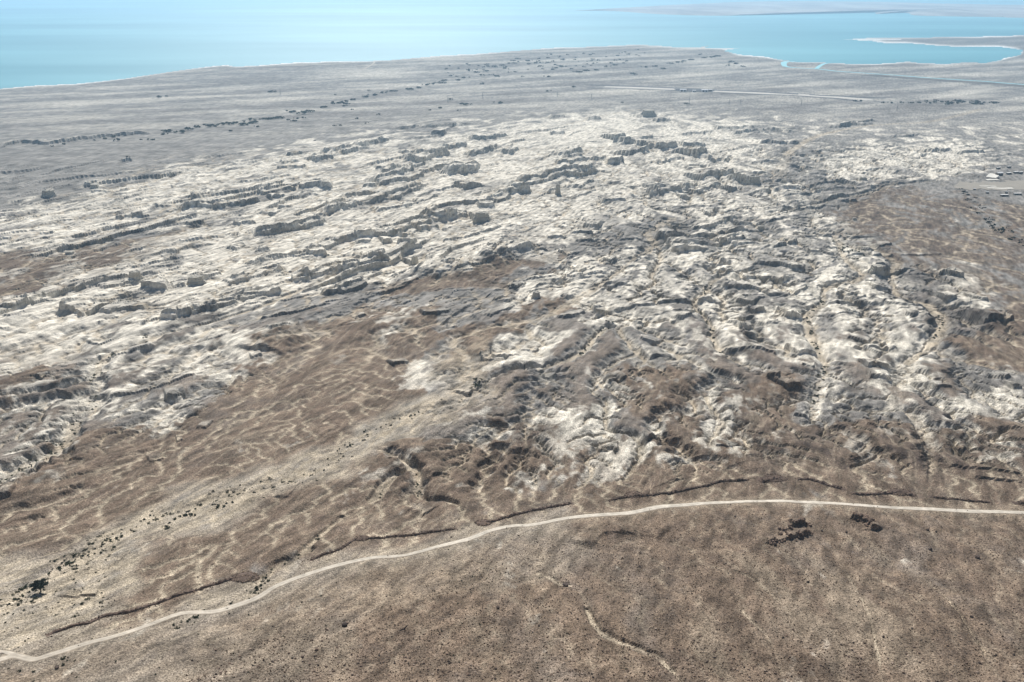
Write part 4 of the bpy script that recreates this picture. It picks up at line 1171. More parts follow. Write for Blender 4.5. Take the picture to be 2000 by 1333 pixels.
# ------------------------------------------------------------------ rubble siege wall
MWALL = simple_mat('wall_rubble', (.115, .083, .066), .45, .7)
def rubble(mb_v, mb_f, x, y, z, s_, r):
    b0 = len(mb_v)
    a = r.uniform(0, 6.28); c_, n_ = math.cos(a), math.sin(a)
    for v in OCT_v:
        k_ = s_ * r.uniform(.75, 1.25)
        mb_v.append((x + (v[0] * c_ - v[1] * n_) * k_, y + (v[0] * n_ + v[1] * c_) * k_, z + v[2] * k_))
    mb_f += [tuple(int(q) + b0 for q in f) for f in OCT_f]
def siege_wall(pts, half, h, label, seed):
    r = random.Random(seed)
    pts = densify(pts, 5)
    g_ = [to_ground(*p) for p in pts]
    # resample every .9 m
    out = [g_[0]]; acc_ = 0
    for a, b_ in zip(g_[:-1], g_[1:]):
        l = math.hypot(b_[0] - a[0], b_[1] - a[1]); n = max(1, int(l / .9))
        for j in range(1, n + 1): out.append((a[0] + (b_[0] - a[0]) * j / n, a[1] + (b_[1] - a[1]) * j / n))
    n = len(out)
    vs, fs, sv, sf = [], [], [], []
    for i in range(n):
        a = out[max(0, i - 1)]; b_ = out[min(n - 1, i + 1)]
        dx, dy = b_[0] - a[0], b_[1] - a[1]; l = math.hypot(dx, dy) + 1e-9
        e = min(1, i / 3, (n - 1 - i) / 3)
        w_ = half * (.8 + .4 * r.random()); hh = h * (.55 + .75 * r.random()) * e
        for sgn, up in ((-1, 0), (-.55, .75), (0, 1), (.55, .75), (1, 0)):
            x = out[i][0] - dy / l * w_ * sgn; y = out[i][1] + dx / l * w_ * sgn
            vs.append((x, y, zat(x, y) + (hh * up * r.uniform(.75, 1.2) if up else -.15)))
        for _ in range(4):
            o_ = r.gauss(0, 1.1) * half
            x = out[i][0] - dy / l * o_ + r.uniform(-.4, .4); y = out[i][1] + dx / l * o_ + r.uniform(-.4, .4)
            z = zat(x, y) + max(0, h * .9 * e * (1 - abs(o_) / half))
            rubble(sv, sf, x, y, z, r.uniform(.2, .62), r)
    for i in range(n - 1):
        for q in range(4):
            fs.append((i * 5 + q, i * 5 + q + 1, (i + 1) * 5 + q + 1, (i + 1) * 5 + q))
    root = link('rubble_wall', None, loc=(0, 0, 0)); tag(root, label, 'ruined wall', 'stretches of the ruined siege wall')
    link('wall_core', mesh_from('wall_core', vs, fs, MWALL), root)
    s = link('wall_stones', mesh_from('wall_stones', sv, sf, MSTONE), root); tag(s, kind='stuff')
siege = [
    (P('F', '215,1115 300,1085 360,1065 420,1055 480,1025 600,1000 720,960 850,920 980,885 1060,862 1100,848'), 1.3, 1.2, 'long straight dark rubble wall running up the slope left of the road bend'),
    (P('F', '1455,772 1520,742 1602,712') + P('G', '70,672 120,667 250,652 400,630 540,612'), 1.1, .9, 'thin dark rubble wall parallel to the road in the middle'),
    (P('G', '640,588 700,580 850,542 1000,512 1095,495'), 1.3, 1.1, 'dark rubble wall right of the gully crossing by the road'),
    (P('G', '1250,482 1330,472 1400,468 1500,455') + P('H', '0,435 100,410 200,387 310,381'), 1.4, 1.1, 'dark rubble wall rising over a pale knoll beyond the road'),
    (P('H', '350,385 420,380 480,375'), 3.0, 1.6, 'short thick heap of dark rubble between two wall stretches'),
    (P('H', '530,382 600,387 680,410 770,440'), 1.6, 1.3, 'curving dark rubble wall dropping toward the pale road edge'),
    (P('H', '790,452 900,451 960,446 1020,446 1100,460'), 1.6, 1.3, 'dark rubble wall bulging along the upper edge of the pale strip'),
    (P('H', '1150,465 1300,476 1450,491'), 1.2, 1.0, 'thin dark rubble wall close to the road at the right'),
    (P('H', '1550,492 1620,490 1720,495'), 2.2, 1.4, 'dark rubble heap beside the road at the right edge of the view'),
]
for i, s in enumerate(siege):
    siege_wall(*s, seed=i)
def tower_ruin(t, a, b_, rx, ry, n, label, seed):
    r = random.Random(seed); ox, oy, k_ = TILES[t]
    c_ = at(ox + a / k_, oy + b_ / k_)
    sv, sf = [], []
    for _ in range(n):
        q = math.sqrt(r.random()); an = r.uniform(0, 6.28)
        x, y = c_.x + rx * q * math.cos(an), c_.y + ry * q * math.sin(an)
        rubble(sv, sf, x, y, zat(x, y) + .9 * (1 - q), r.uniform(.3, .8), r)
    root = link('rubble_mound', None); tag(root, label, 'ruin')
    mv, mf = [], []
    nn = 14
    for k2, (ra, up) in enumerate(((1.0, -.2), (.75, .45), (.4, .95), (.08, 1.1))):
        for j in range(nn):
            an = 6.2832 * j / nn; rr = ra * r.uniform(.85, 1.15)
            x, y = c_.x + rx * rr * math.cos(an), c_.y + ry * rr * math.sin(an)
            mv.append((x, y, zat(x, y) + up * r.uniform(.8, 1.2)))
    for k2 in range(3):
        for j in range(nn): mf.append((k2 * nn + j, k2 * nn + (j + 1) % nn, (k2 + 1) * nn + (j + 1) % nn, (k2 + 1) * nn + j))
    mf.append(tuple(3 * nn + j for j in range(nn)))
    link('mound_core', mesh_from('mound_core', mv, mf, MWALL), root)
    tag(link('mound_stones', mesh_from('mound_stones', sv, sf, MSTONE), root), kind='stuff')
tower_ruin('F', 1150, 845, 7, 6, 260, 'broad ruined tower of dark rubble at the upper end of the long wall', 1)
tower_ruin('G', 95, 667, 4, 4, 110, 'small rubble tower bulging from the thin middle wall', 2)
tower_ruin('G', 665, 586, 5, 5, 150, 'dark rubble tower beside the gully crossing above the road', 3)
tower_ruin('G', 1370, 463, 6, 5, 170, 'round dark rubble tower on the wall beyond the road', 4)
tower_ruin('H', 430, 378, 9, 6, 240, 'biggest dark rubble mound above the highest point of the road', 5)
tower_ruin('H', 1020, 443, 8, 5, 200, 'wide rubble mound bulging from the right hand wall', 6)

# dark outcrop blocks in the rocky hollow
def outcrop(pts, n, smin, smax, label, seed):
    r = random.Random(seed)
    root = link('rock_outcrop', None); tag(root, label, 'outcrop')
    pts = densify(pts, 6)
    for i in range(n):
        a = pts[int(r.random() * len(pts))]
        x, y = to_ground(a[0] + r.gauss(0, 4), a[1] + r.gauss(0, 2.2))
        s_ = r.uniform(smin, smax)
        o = link('block', big_rocks[i % 4], root, loc=(float(x), float(y), zat(float(x), float(y)) + s_ * .2), rot=(r.uniform(-.4, .4), r.uniform(-.4, .4), r.uniform(0, 6)), scale=(s_, s_, s_ * r.uniform(.7, 1.3)))
outcrop(P('Q', '500,420 620,360 720,330 860,300'), 46, .5, 1.6, 'jagged dark rock ledge along the left side of the hollow below the road', 1)
outcrop(P('Q', '350,540 520,530 660,480 780,470 920,420'), 46, .4, 1.3, 'lower broken ledge of dark rock at the near rim of the hollow', 2)
outcrop(P('Q', '1420,240 1520,250 1580,300 1640,350'), 40, .6, 1.7, 'steep dark rock ledge at the right end of the hollow', 3)

# ------------------------------------------------------------------ marl buttes
MMARL = simple_mat('marl', (.47, .44, .375), .22, .25)
def butte(t, a, b_, w_, d_, thick, label, seed):
    r = random.Random(seed); ox, oy, k_ = TILES[t]
    px, py = ox + a / k_, oy + b_ / k_
    mp = mpp_at(py); c_ = at(px, py)
    hw = w_ / k_ * mp / 2; hh = thick / k_ * mp * 1.0; hd = max(hw * d_, 2)
    n = 22
    vs, fs = [], []
    prof_ = ((1.35, -1.0), (1.25, .0), (1.08, .3), (.98, .36), (.96, .62), (.9, .66), (.88, .93), (.74, 1.0), (.3, 1.03))
    offs = [r.uniform(.82, 1.16) for _ in range(n)]
    for k2, (ra, up) in enumerate(prof_):
        for j in range(n):
            an = 6.2832 * j / n
            q = ra * offs[j] * r.uniform(.96, 1.04)
            vs.append((hw * q * math.copysign(abs(math.cos(an)) ** .7, math.cos(an)), hd * q * math.copysign(abs(math.sin(an)) ** .7, math.sin(an)), hh * up * (r.uniform(.97, 1.03) if up < 1 else r.uniform(.94, 1.04)) - (1.5 if up < 0 else 0)))
    for k2 in range(len(prof_) - 1):
        for j in range(n): fs.append((k2 * n + j, k2 * n + (j + 1) % n, (k2 + 1) * n + (j + 1) % n, (k2 + 1) * n + j))
    fs.append(tuple((len(prof_) - 1) * n + j for j in range(n)))
    o = link('butte', mesh_from('butte', vs, fs, MMARL), loc=c_)
    tag(o, label, 'butte')
butte('C', 795, 650, 60, .8, 46, 'small blocky marl butte standing alone on the brightest white flat', 1)
butte('C', 1145, 662, 85, .7, 42, 'rounded marl butte at the end of a row of white cliffs', 2)
butte('C', 290, 158, 66, .8, 40, 'tilted grey butte on the pale plain far left', 3)
butte('C', 555, 108, 50, .8, 26, 'low cone shaped butte beyond the tilted grey butte', 4)
butte('C', 408, 487, 50, .7, 18, 'small dark sided butte on the edge of the brown plain', 5)
butte('D', 822, 300, 80, .7, 40, 'tall dark sided block of marl at the end of a long cliff line', 6)
butte('D', 1138, 752, 46, .8, 34, 'squat marl block on the white island between brown fans', 7)
butte('E', 458, 343, 42, .8, 32, 'dark sided block standing on open white ground near the centre right', 8)
butte('E', 418, 84, 54, .7, 32, 'blocky butte beside the wash at the top of the white cliffs', 9)
butte('E', 1055, 62, 40, .7, 20, 'small cone on the brightest far white flat', 10)
butte('E', 1135, 605, 70, .8, 40, 'steep sided block between two washes on the right', 11)
butte('E', 590, 84, 30, .8, 18, 'tiny knob on the pale ground beyond the wash', 12)
butte('E', 1005, 290, 24, .8, 16, 'tiny pale knob at the edge of the dark gravel fan', 13)
butte('B', 532, 458, 46, .7, 16, 'far grey block at the back edge of the white badlands', 14)
butte('D', 1265, 142, 26, .9, 56, 'narrow pinnacle of marl rising beside a cliff line', 15)
butte('D', 430, 548, 36, .8, 36, 'dark pinnacle at the left end of the gullied slope', 16)
butte('E', 1635, 905, 30, .8, 20, 'small pale knob left of the large flat topped mesa', 17) if False else None

# ------------------------------------------------------------------ shrubs and trees
MLEAF = simple_mat('dusty_leaf', (.075, .085, .050), .4, 1.2)
MLEAF2 = simple_mat('dark_leaf', (.045, .058, .040), .35, .4)
MBARK = simple_mat('bark', (.11, .085, .065), .3, 2)
def shrub_mesh(seed, n=110, mat=MLEAF, flat=.75, leaf=.22):
    r = np.random.default_rng(seed)
    vs, fs = [], []
    cl = [(r.normal(0, .42), r.normal(0, .42), r.uniform(.25, .6), r.uniform(.35, .6)) for _ in range(6)]
    for i in range(n):
        cx, cyy, cz, cr = cl[i % 6]
        d_ = r.normal(size=3); d_ /= np.linalg.norm(d_)
        p = np.array([cx, cyy, cz * flat]) + d_ * cr * r.uniform(.5, 1) * np.array([1, 1, flat])
        p[2] = max(p[2], .03)
        u = r.normal(size=3); u /= np.linalg.norm(u); w_ = np.cross(u, r.normal(size=3)); w_ /= np.linalg.norm(w_)
        s_ = leaf * r.uniform(.7, 1.3); b0 = len(vs)
        vs += [tuple(p - u * s_), tuple(p + w_ * s_ * .6), tuple(p + u * s_), tuple(p - w_ * s_ * .6)]
        fs.append((b0, b0 + 1, b0 + 2, b0 + 3))
    return mesh_from('shrub', vs, fs, mat)
shrubs = [shrub_mesh(i) for i in range(6)]
shrub_lines = [  # tile, line, count, spread px, size m, what
    ('F', '0,990 120,900 300,790 420,720 530,650 700,570 900,520 1100,450 1300,400 1440,350 1602,270', 190, 13, (.5, 1.25), 'in the wide pale wash across the left slope'),
    ('F', '260,800 330,765 350,740', 5, 3, (1.3, 1.9), 'in the wide pale wash across the left slope'),
    ('F', '780,605 850,555 910,545 980,520 1050,505', 12, 4, (1.2, 1.9), 'in the wide pale wash across the left slope'),
    ('G', '0,240 100,190 200,130 320,80 450,40 580,10', 40, 6, (.6, 1.3), 'in the narrow upper reach of the pale wash'),
    ('F', '0,390 100,330 200,270 310,180 350,90 430,0', 70, 8, (.6, 1.4), 'in the grey wash at the far left'),
    ('F', '1190,925 1230,860 1280,800 1400,740 1500,650', 26, 4, (.5, 1.2), 'in the gully above the road bend'),
    ('F', '830,1080 900,1040 960,1000 1190,930', 14, 3, (.5, 1.1), 'along the edge of the dirt road'),
    ('F', '0,1270 240,1260 330,1230', 10, 6, (.5, 1.1), 'along the edge of the dirt road'),
    ('C', '480,1250 560,1180 580,1110 700,1050 830,1010 850,960', 30, 4, (.9, 1.8), 'in the narrow wash between the white cliffs'),
    ('E', '760,1333 820,1200 840,1130 800,1040 760,960 740,880 750,820 830,760', 45, 3, (1.0, 2.0), 'in the winding wash on the right'),
    ('E', '220,1050 180,950 130,850 70,780 130,710 170,660', 26, 2.5, (1.0, 1.9), 'in the winding wash on the right'),
    ('E', '1480,980 1520,880 1500,840', 14, 3, (1.0, 2.0), 'in the winding wash on the right'),
    ('E', '900,400 960,460 1040,490', 24, 6, (1.3, 2.4), 'in the braided wash between white mesas'),
    ('G', '100,530 170,440 230,370 320,330 360,400 380,460', 24, 4, (.5, 1.1), 'in the gully among the low mounds'),
    ('D', '1400,1060 1430,1030 1500,950 1570,890', 18, 3, (1.0, 1.8), 'in the wash below the white island'),
    ('D', '740,1310 800,1250 860,1225', 14, 4, (1.2, 2.2), 'at the dark bank where the wash forks'),
]
allsh = []
rs = random.Random(5)
for t, s, n, spr, (s0, s1), wh in shrub_lines:
    pts = densify(P(t, s), 6)
    for _ in range(n):
        a = rs.choice(pts)
        allsh.append((a[0] + rs.gauss(0, spr), a[1] + rs.gauss(0, spr * .6), rs.uniform(s0, s1) * (.75 + .5 * rs.random()), wh))
for (a, b_) in ((146, 1205), (143, 1113), (525, 1175 - 40), (68, 1172), (63, 1177), (197, 1178), (172, 1171), (160, 1181)):
    allsh.append((a, b_, 1.2, 'in the wide pale wash across the left slope'))
for _ in range(260):   # sparse single plants on the slopes and the tan flat
    a = rs.uniform(0, 1250); b_ = 1333 - rs.random() ** .8 * 330
    if b_ < 1245 - .2 * a: continue
    allsh.append((a, b_, rs.uniform(.25, .6), 'dotted over the bare slope under the road'))
for _ in range(150):
    a = rs.uniform(0, 220); b_ = rs.uniform(1050, 1250)
    if b_ > 1240 - .2 * a or b_ < 1190 - .75 * a: continue
    allsh.append((a, b_, rs.uniform(.35, .8), 'on the tan flat around the lone tree'))
allsh.sort(key=lambda q: -q[2] / mpp_at(q[1]))
proto = shrub_mesh(99, 16, MLEAF, .75, .5)
bv_ = np.array([v.co[:] for v in proto.vertices]); bf_ = np.array([p.vertices[:] for p in proto.polygons])
sv_, sf_ = [], []
for i, (a, b_, s_, wh) in enumerate(allsh):
    p = at(a, b_)
    if i < 290:
        o = link('desert_shrub', shrubs[i % 6], loc=p, rot=(0, 0, rs.uniform(0, 6.3)), scale=(s_, s_, s_ * rs.uniform(.8, 1.15)))
        tag(o, size_word(s_, (.6, .9, 1.3), ('tiny', 'small', 'bushy', 'large')) + ' dark desert shrub ' + by_landmark(a, b_, LEFT_MARKS), 'shrub', f'desert shrubs {wh}')
    else:
        an = rs.uniform(0, 6.3); c_, n_ = math.cos(an), math.sin(an)
        q = bv_ * s_
        sf_.append(bf_ + len(sv_) * len(bv_))
        sv_.append(np.stack([q[:, 0] * c_ - q[:, 1] * n_ + p.x, q[:, 0] * n_ + q[:, 1] * c_ + p.y, q[:, 2] + p.z], 1))
if sv_:
    tag(link('low_scrub', big_mesh('low_scrub', np.concatenate(sv_), np.concatenate(sf_), MLEAF, False)), 'scattered low desert scrub dotting the washes and slopes', 'scrub', kind='stuff')

# trees of the far wadi: one lumpy crown each, a few pixels high
def crown_mesh(seed, n=150):
    r = np.random.default_rng(seed)
    vs, fs = [], []
    cl = [(r.normal(0, .5), r.normal(0, .35), r.uniform(.45, .8), r.uniform(.35, .55)) for _ in range(8)]
    for i in range(n):
        cx, cyy, cz, cr = cl[i % 8]
        d_ = r.normal(size=3); d_ /= np.linalg.norm(d_)
        p = np.array([cx, cyy, cz]) + d_ * cr * r.uniform(.6, 1) * np.array([1, 1, .7])
        p[2] = max(.05, p[2])
        u = r.normal(size=3); u /= np.linalg.norm(u); w_ = np.cross(u, r.normal(size=3)); w_ /= np.linalg.norm(w_)
        s_ = .26 * r.uniform(.7, 1.3); b0 = len(vs)
        vs += [tuple(p - u * s_), tuple(p + w_ * s_ * .7), tuple(p + u * s_), tuple(p - w_ * s_ * .7)]
        fs.append((b0, b0 + 1, b0 + 2, b0 + 3))
    return mesh_from('wadi_tree', vs, fs, MLEAF2)
crowns = [crown_mesh(300 + i) for i in range(5)]
trees = []
tl = [  # explicit, 2x tile A: x, y, half width
    (655, 517, 22), (640, 528, 10), (710, 520, 20), (735, 508, 14), (770, 500, 12), (825, 496, 24), (800, 490, 8), (870, 490, 14), (895, 488, 22), (920, 485, 12), (950, 490, 22), (985, 482, 22), (980, 471, 14),
    (1035, 470, 14), (1060, 467, 20), (1090, 463, 20), (1140, 441, 16), (1185, 446, 18), (1208, 440, 20), (1265, 422, 14), (1300, 408, 10), (1325, 404, 18), (1350, 400, 14), (1352, 410, 10), (1380, 392, 12),
    (1430, 381, 14), (1460, 374, 14), (1495, 366, 12), (1535, 360, 16), (1600, 352, 16), (1635, 346, 12), (1665, 333, 10), (1690, 330, 12), (1725, 325, 18), (1735, 316, 12), (1125, 472, 8), (1160, 466, 8), (1185, 463, 8),
    (1150, 478, 10), (1230, 552, 5), (900, 514, 8), (1005, 497, 8), (460, 551, 12), (550, 548, 6), (600, 548, 8), (250, 566, 8), (205, 573, 6), (580, 548, 8), (370, 550, 6), (410, 545, 8), (445, 538, 10), (1345, 417, 8),
    (1375, 430, 6), (1305, 493, 6), (1330, 492, 6), (1395, 465, 8), (1430, 483, 6), (1480, 450, 8), (1440, 356, 6), (1310, 372, 5), (1790, 315, 10), (1815, 305, 12), (1880, 295, 10), (1860, 285, 10), (1940, 300, 12), (1885, 330, 10),
    (1950, 405, 14), (1760, 390, 8), (1815, 412, 18), (1720, 425, 8), (1680, 432, 6), (1790, 435, 6), (1975, 265, 8), (1900, 280, 8), (1930, 262, 10), (1830, 275, 8), (1990, 250, 8), (500, 632, 8), (620, 383, 10), (650, 380, 6), (1060, 362, 18)]
for x, y, w_ in tl:
    trees.append((x / 2, y / 2, w_ / 2, 'along the dark wadi line on the far plain'))
tb = [(140, 302, 10), (40, 302, 6), (260, 285, 16), (290, 280, 14), (230, 272, 8), (170, 268, 8), (190, 262, 8), (110, 262, 8), (330, 278, 10), (240, 342, 8), (140, 358, 8), (430, 402, 6), (680, 408, 8), (470, 292, 10), (400, 256, 12), (370, 262, 10),
      (650, 245, 14), (620, 250, 10), (590, 272, 10), (560, 262, 12), (520, 265, 10), (800, 222, 18), (780, 226, 12), (735, 215, 8), (855, 242, 14), (870, 250, 14), (845, 258, 8), (900, 262, 8), (700, 235, 12), (670, 240, 10), (755, 228, 14), (480, 295, 8),
      (20, 232, 8), (60, 240, 8), (90, 250, 8), (150, 215, 8), (200, 235, 8), (10, 250, 10)]
for x, y, w_ in tb:
    trees.append((1000 + x / 2, y / 2, w_ / 2, 'on the far plain beyond the airstrip'))
for _ in range(26):
    x = rs.uniform(1690, 1910); y = 404 + rs.gauss(0, 5) - (x - 1800) * .0
    trees.append((1000 + x / 2, y / 2, rs.uniform(4, 9) / 2 + 1, 'in the dark grove at the end of the airstrip'))
for x, y in ((1450, 404), (1480, 404), (1520, 403), (1560, 405), (1590, 404), (1620, 398), (1630, 405), (1650, 402), (1655, 395), (1680, 400), (1340, 398), (1360, 397)):
    trees.append((1000 + x / 2, y / 2, 4, 'in the dark grove at the end of the airstrip'))
for _ in range(90):   # scattered beyond the wadi
    x = rs.uniform(870, 1260); y = 100 + (1260 - x) * .09 + rs.uniform(-6, 22)
    trees.append((x, y, rs.uniform(1.5, 3.6), 'on the far plain beyond the airstrip'))
pts = densify(P('E', '1640,120 1680,180 1740,240 1800,300 1870,350 1940,400 2000,440'), 6)
for _ in range(58):
    a = rs.choice(pts); trees.append((a[0] + rs.gauss(0, 6), a[1] + rs.gauss(0, 4), rs.uniform(2.0, 4.2), 'in the wadi beside the sheds at the right'))
for i, (px, py, hw, wh) in enumerate(trees[:300]):
    s_ = hw * mpp_at(py) * .85
    p = at(px, py)
    o = link('wadi_tree', crowns[i % 5], loc=(p.x, p.y, p.z - .2), rot=(0, 0, rs.uniform(-.4, .4) + (math.pi if rs.random() < .5 else 0)), scale=(s_, s_ * .9, min(s_ * .85, 7.5)))
    tag(o, size_word(hw, (3.2, 5, 7.5), ('tiny', 'small', 'broad', 'widest')) + ' dark tree ' + by_landmark(px, py, FAR_MARKS), 'tree', f'dark trees {wh}')

# lone acacia on the left
MLEAF3 = simple_mat('acacia_leaf', (.040, .048, .036), .35, .8)
p = at(80, 1158)
root = link('acacia_tree', None, loc=p); root.scale = (1.5, 1.5, 1.35); tag(root, 'lone dark acacia tree standing in the pale wash at the left', 'tree')
mb = MB()
mb.tube([(0, 0, -.3), (.1, .05, .7), (.15, .1, 1.5)], [.28, .22, .17])
ends = []
for k_ in range(6):
    an = k_ * 1.05 + .3
    e_ = (1.7 * math.cos(an), 1.7 * math.sin(an), 3.0 + .3 * (k_ % 2)); ends.append(e_)
    mb.tube([(.13, .08, 1.2), (.8 * math.cos(an), .8 * math.sin(an), 2.1), e_], [.13, .09, .04], 5)
link('trunk', mb.mesh('trunk', MBARK), root)
r = np.random.default_rng(3)
vs, fs = [], []
cl = [(e_[0] * q, e_[1] * q, e_[2] + .2, .95) for e_ in ends for q in (.55, 1.15)] + [(0, 0, 3.7, 1.1)]
for i in range(2600):
    cx, cyy, cz, cr = cl[i % len(cl)]
    d_ = r.normal(size=3); d_ /= np.linalg.norm(d_)
    q = np.array([cx, cyy, cz]) + d_ * cr * r.uniform(.3, 1) * np.array([1, 1, .55])
    u = r.normal(size=3); u /= np.linalg.norm(u); w_ = np.cross(u, r.normal(size=3)); w_ /= np.linalg.norm(w_)
    s_ = .25 * r.uniform(.6, 1.4); b0 = len(vs)
    vs += [tuple(q - u * s_), tuple(q + w_ * s_ * .6), tuple(q + u * s_), tuple(q - w_ * s_ * .6)]; fs.append((b0, b0 + 1, b0 + 2, b0 + 3))
link('crown', mesh_from('crown', vs, fs, MLEAF3), root)

# ------------------------------------------------------------------ sheds, canopies, hangars
MWHITE = simple_mat('white_paint', (.80, .79, .76), .06, .5)
MWALLD = simple_mat('shed_wall', (.20, .17, .15), .15, .5)
MDOOR = simple_mat('dark_opening', (.05, .05, .055), .1, .5)
MSTEEL = simple_mat('steel', (.22, .22, .22), .1, 1, .6)
def canopy(px, py, w_px, h_px, label, rot=0.0, depth=.3):
    mp = mpp_at(py); c_ = at(px, py); w_ = w_px * mp; h = h_px * mp; d_ = w_ * depth
    root = link('shade_canopy', None, loc=c_, rot=(0, 0, rot)); tag(root, label, 'canopy', 'shade canopies by the sheds')
    mb = MB(); mb.box((0, 0, h), (w_, d_, .35)); link('roof', mb.mesh('roof', MWHITE), root)
    mb = MB(); mb.box((0, d_ * .42, h * .46), (w_ * .96, .3, h * .92)); link('back_wall', mb.mesh('back_wall', MWALLD), root)
    for s_ in (-1, 0, 1):
        mb = MB(); mb.box((s_ * w_ * .46, -d_ * .44, h * .45 - .3), (.35, .35, h * .9 + .6)); link('post', mb.mesh('post', MSTEEL), root)
    for s_ in (-1, 1):
        mb = MB(); mb.box((s_ * w_ * .485, .1, h * .46 - .2), (.2, d_ * .8, h * .92)); link('side_wall', mb.mesh('side_wall', MWALLD), root)
def shed(px, py, w_px, h_px, label, rot=0.0, depth=.7, name='shed', cat='shed', wall=MWALLD, gable=True):
    mp = mpp_at(py); c_ = at(px, py); w_ = w_px * mp; h = h_px * mp; d_ = w_ * depth
    root = link(name, None, loc=c_, rot=(0, 0, rot)); tag(root, label, cat)
    mb = MB(); mb.box((0, 0, h * .4 - .5), (w_, d_, h * .8 + 1)); link('wall', mb.mesh('wall', wall), root)
    ov = .05 * w_
    v = [(-w_ / 2 - ov, -d_ / 2 - ov, h * .805), (w_ / 2 + ov, -d_ / 2 - ov, h * .805), (w_ / 2 + ov, d_ / 2 + ov, h * .805), (-w_ / 2 - ov, d_ / 2 + ov, h * .805)]
    rz = h * (1.05 if gable else .95)
    v += [(-w_ / 2 - ov, 0, rz), (w_ / 2 + ov, 0, rz)]
    link('roof', mesh_from('roof', v, [(0, 1, 5, 4), (2, 3, 4, 5), (0, 4, 3), (1, 2, 5), (3, 2, 1, 0)], MWHITE), root)
    for q in (-.25, .25):
        mb = MB(); mb.box((q * w_, -d_ / 2 - .04, h * .3), (w_ * .26, .12, h * .55)); link('door', mb.mesh('door', MDOOR), root)
shed(1951, 343, 11, 6, 'white roofed shed with a dark front among the sheds at the right', .25)
canopy(1961, 384, 15, 3.2, 'long dark fronted canopy nearest in the cluster of sheds')
canopy(1987, 381, 15, 3.2, 'long canopy at the right edge level with the nearest canopy')
canopy(1970, 341, 11, 3, 'left one of a slanting row of canopies behind the white roofed shed', .3)
canopy(1984, 339, 11, 3, 'middle canopy of the slanting row behind the white roofed shed', .3)
canopy(1993, 340, 9, 4, 'rightmost canopy of the slanting row behind the white roofed shed', .3)
canopy(1949, 333, 9, 3.4, 'small canopy standing beside the dark stream bank', .3)
canopy(1970, 329, 9, 3.4, 'small canopy farthest back in the cluster', .3)
shed(1928, 378, 5, 4, 'tiny dark hut at the front corner of the yard')
shed(1965, 379, 4, 4, 'tiny pale hut between the two long canopies')
shed(1903, 371, 4.5, 3, 'tiny dark hut at the left corner of the yard')
shed(1949.5, 349, 3.5, 3.5, 'tiny cube hut just below the white roofed shed')
MYARD = simple_mat('yard_sand', (.29, .265, .225), .12, .05)
yard = densify(P('X', '1868,361 1890,363 1920,364 1960,364 2000,362 2040,360'), 4)
tag(link('yard', ribbon('yard', yard, 42, MYARD, .5, uneven=.35)), 'pale levelled yard between the sheds at the right', 'yard', kind='structure')
MPALE = simple_mat('pale_gravel', (.72, .69, .62), .08, .1)
for nm, s, hf, lab in (('pale_strip', '1926,352 1950,352.5', 5, 'bright strip of pale gravel under the white roofed shed'), ('pale_strip', '1913,364.5 1945,364.5', 3.5, 'upper thin bright line across the yard'),
                       ('pale_strip', '1928,368.5 1978,368.5', 4, 'lower thin bright line across the yard'), ('pale_strip', '1935,347 1944,342', 10, 'bright pale patch beside the tiny cube hut')):
    tag(link(nm, ribbon(nm, densify(P('X', s), 6), hf, MPALE, .9)), lab, 'gravel strip', kind='structure')
shed(1334, 178.5, 11, 4.2, 'white roofed hangar at the left end of the airstrip apron', 0, .6, 'hangar', 'hangar', MWHITE)
shed(1355.5, 179.8, 6, 3.6, 'smallest white hangar in the middle of the apron', 0, .7, 'hangar', 'hangar', MWHITE)
shed(1376, 179.2, 11, 4.2, 'white roofed hangar at the right end of the airstrip apron', 0, .6, 'hangar', 'hangar', MWHITE)
shed(1387, 178.6, 6, 3.6, 'low dark building right of the white hangars', 0, .7, 'airstrip_building', 'building', MWALLD)

# ------------------------------------------------------------------ power pylons
def pylon():
    root = link('pylon', None)
    mb = MB()
    for sx2 in (-1, 1):
        for sy2 in (-1, 1):
            mb.bar((sx2 * 3.2, sy2 * 3.2, -1), (sx2 * .5, sy2 * .5, 26), .28)
    zs = [0, 6, 11, 15, 19, 22.5, 26]
    for a, b_ in zip(zs[:-1], zs[1:]):
        wa, wb = 3.2 - 2.7 * a / 26, 3.2 - 2.7 * b_ / 26
        for sy2 in (-1, 1):
            mb.bar((-wa, sy2 * wa, a), (wb, sy2 * wb, b_), .15); mb.bar((wa, sy2 * wa, a), (-wb, sy2 * wb, b_), .15)
            mb.bar((sy2 * wa, -wa, a), (sy2 * wb, wb, b_), .15); mb.bar((sy2 * wa, wa, a), (sy2 * wb, -wb, b_), .15)
    mb.bar((0, 0, 26), (0, 0, 30), .4)
    link('lattice_mast', mb.mesh('lattice_mast', MSTEEL), root)
    for z in (20, 24, 28):
        mb = MB(); mb.bar((-5, 0, z), (5, 0, z), .3); mb.bar((-5, 0, z), (0, 0, z + 1.2), .16); mb.bar((5, 0, z), (0, 0, z + 1.2), .16)
        link('cross_arm', mb.mesh('cross_arm', MSTEEL), root)
    return root
p0 = pylon()
pyl = [(548, 186, 'power pylon beside a dark patch on the far left plain'), (875, 200, 'power pylon left of the airstrip near a pair of dark trees'), (943, 192, 'power pylon standing past the wadi trees, left of the airstrip'),
       (1089, 190, 'power pylon just left of the end of the runway'), (1155, 195, 'power pylon in front of the runway end'), (1346, 203, 'power pylon in front of the hangars'),
       (1424, 205, 'left power pylon of the close pair right of the hangars'), (1446, 206, 'right power pylon of the close pair right of the hangars'), (1565, 206, 'power pylon before the pale end of the taxiway'), (1752, 216, 'power pylon left of the dark grove')]
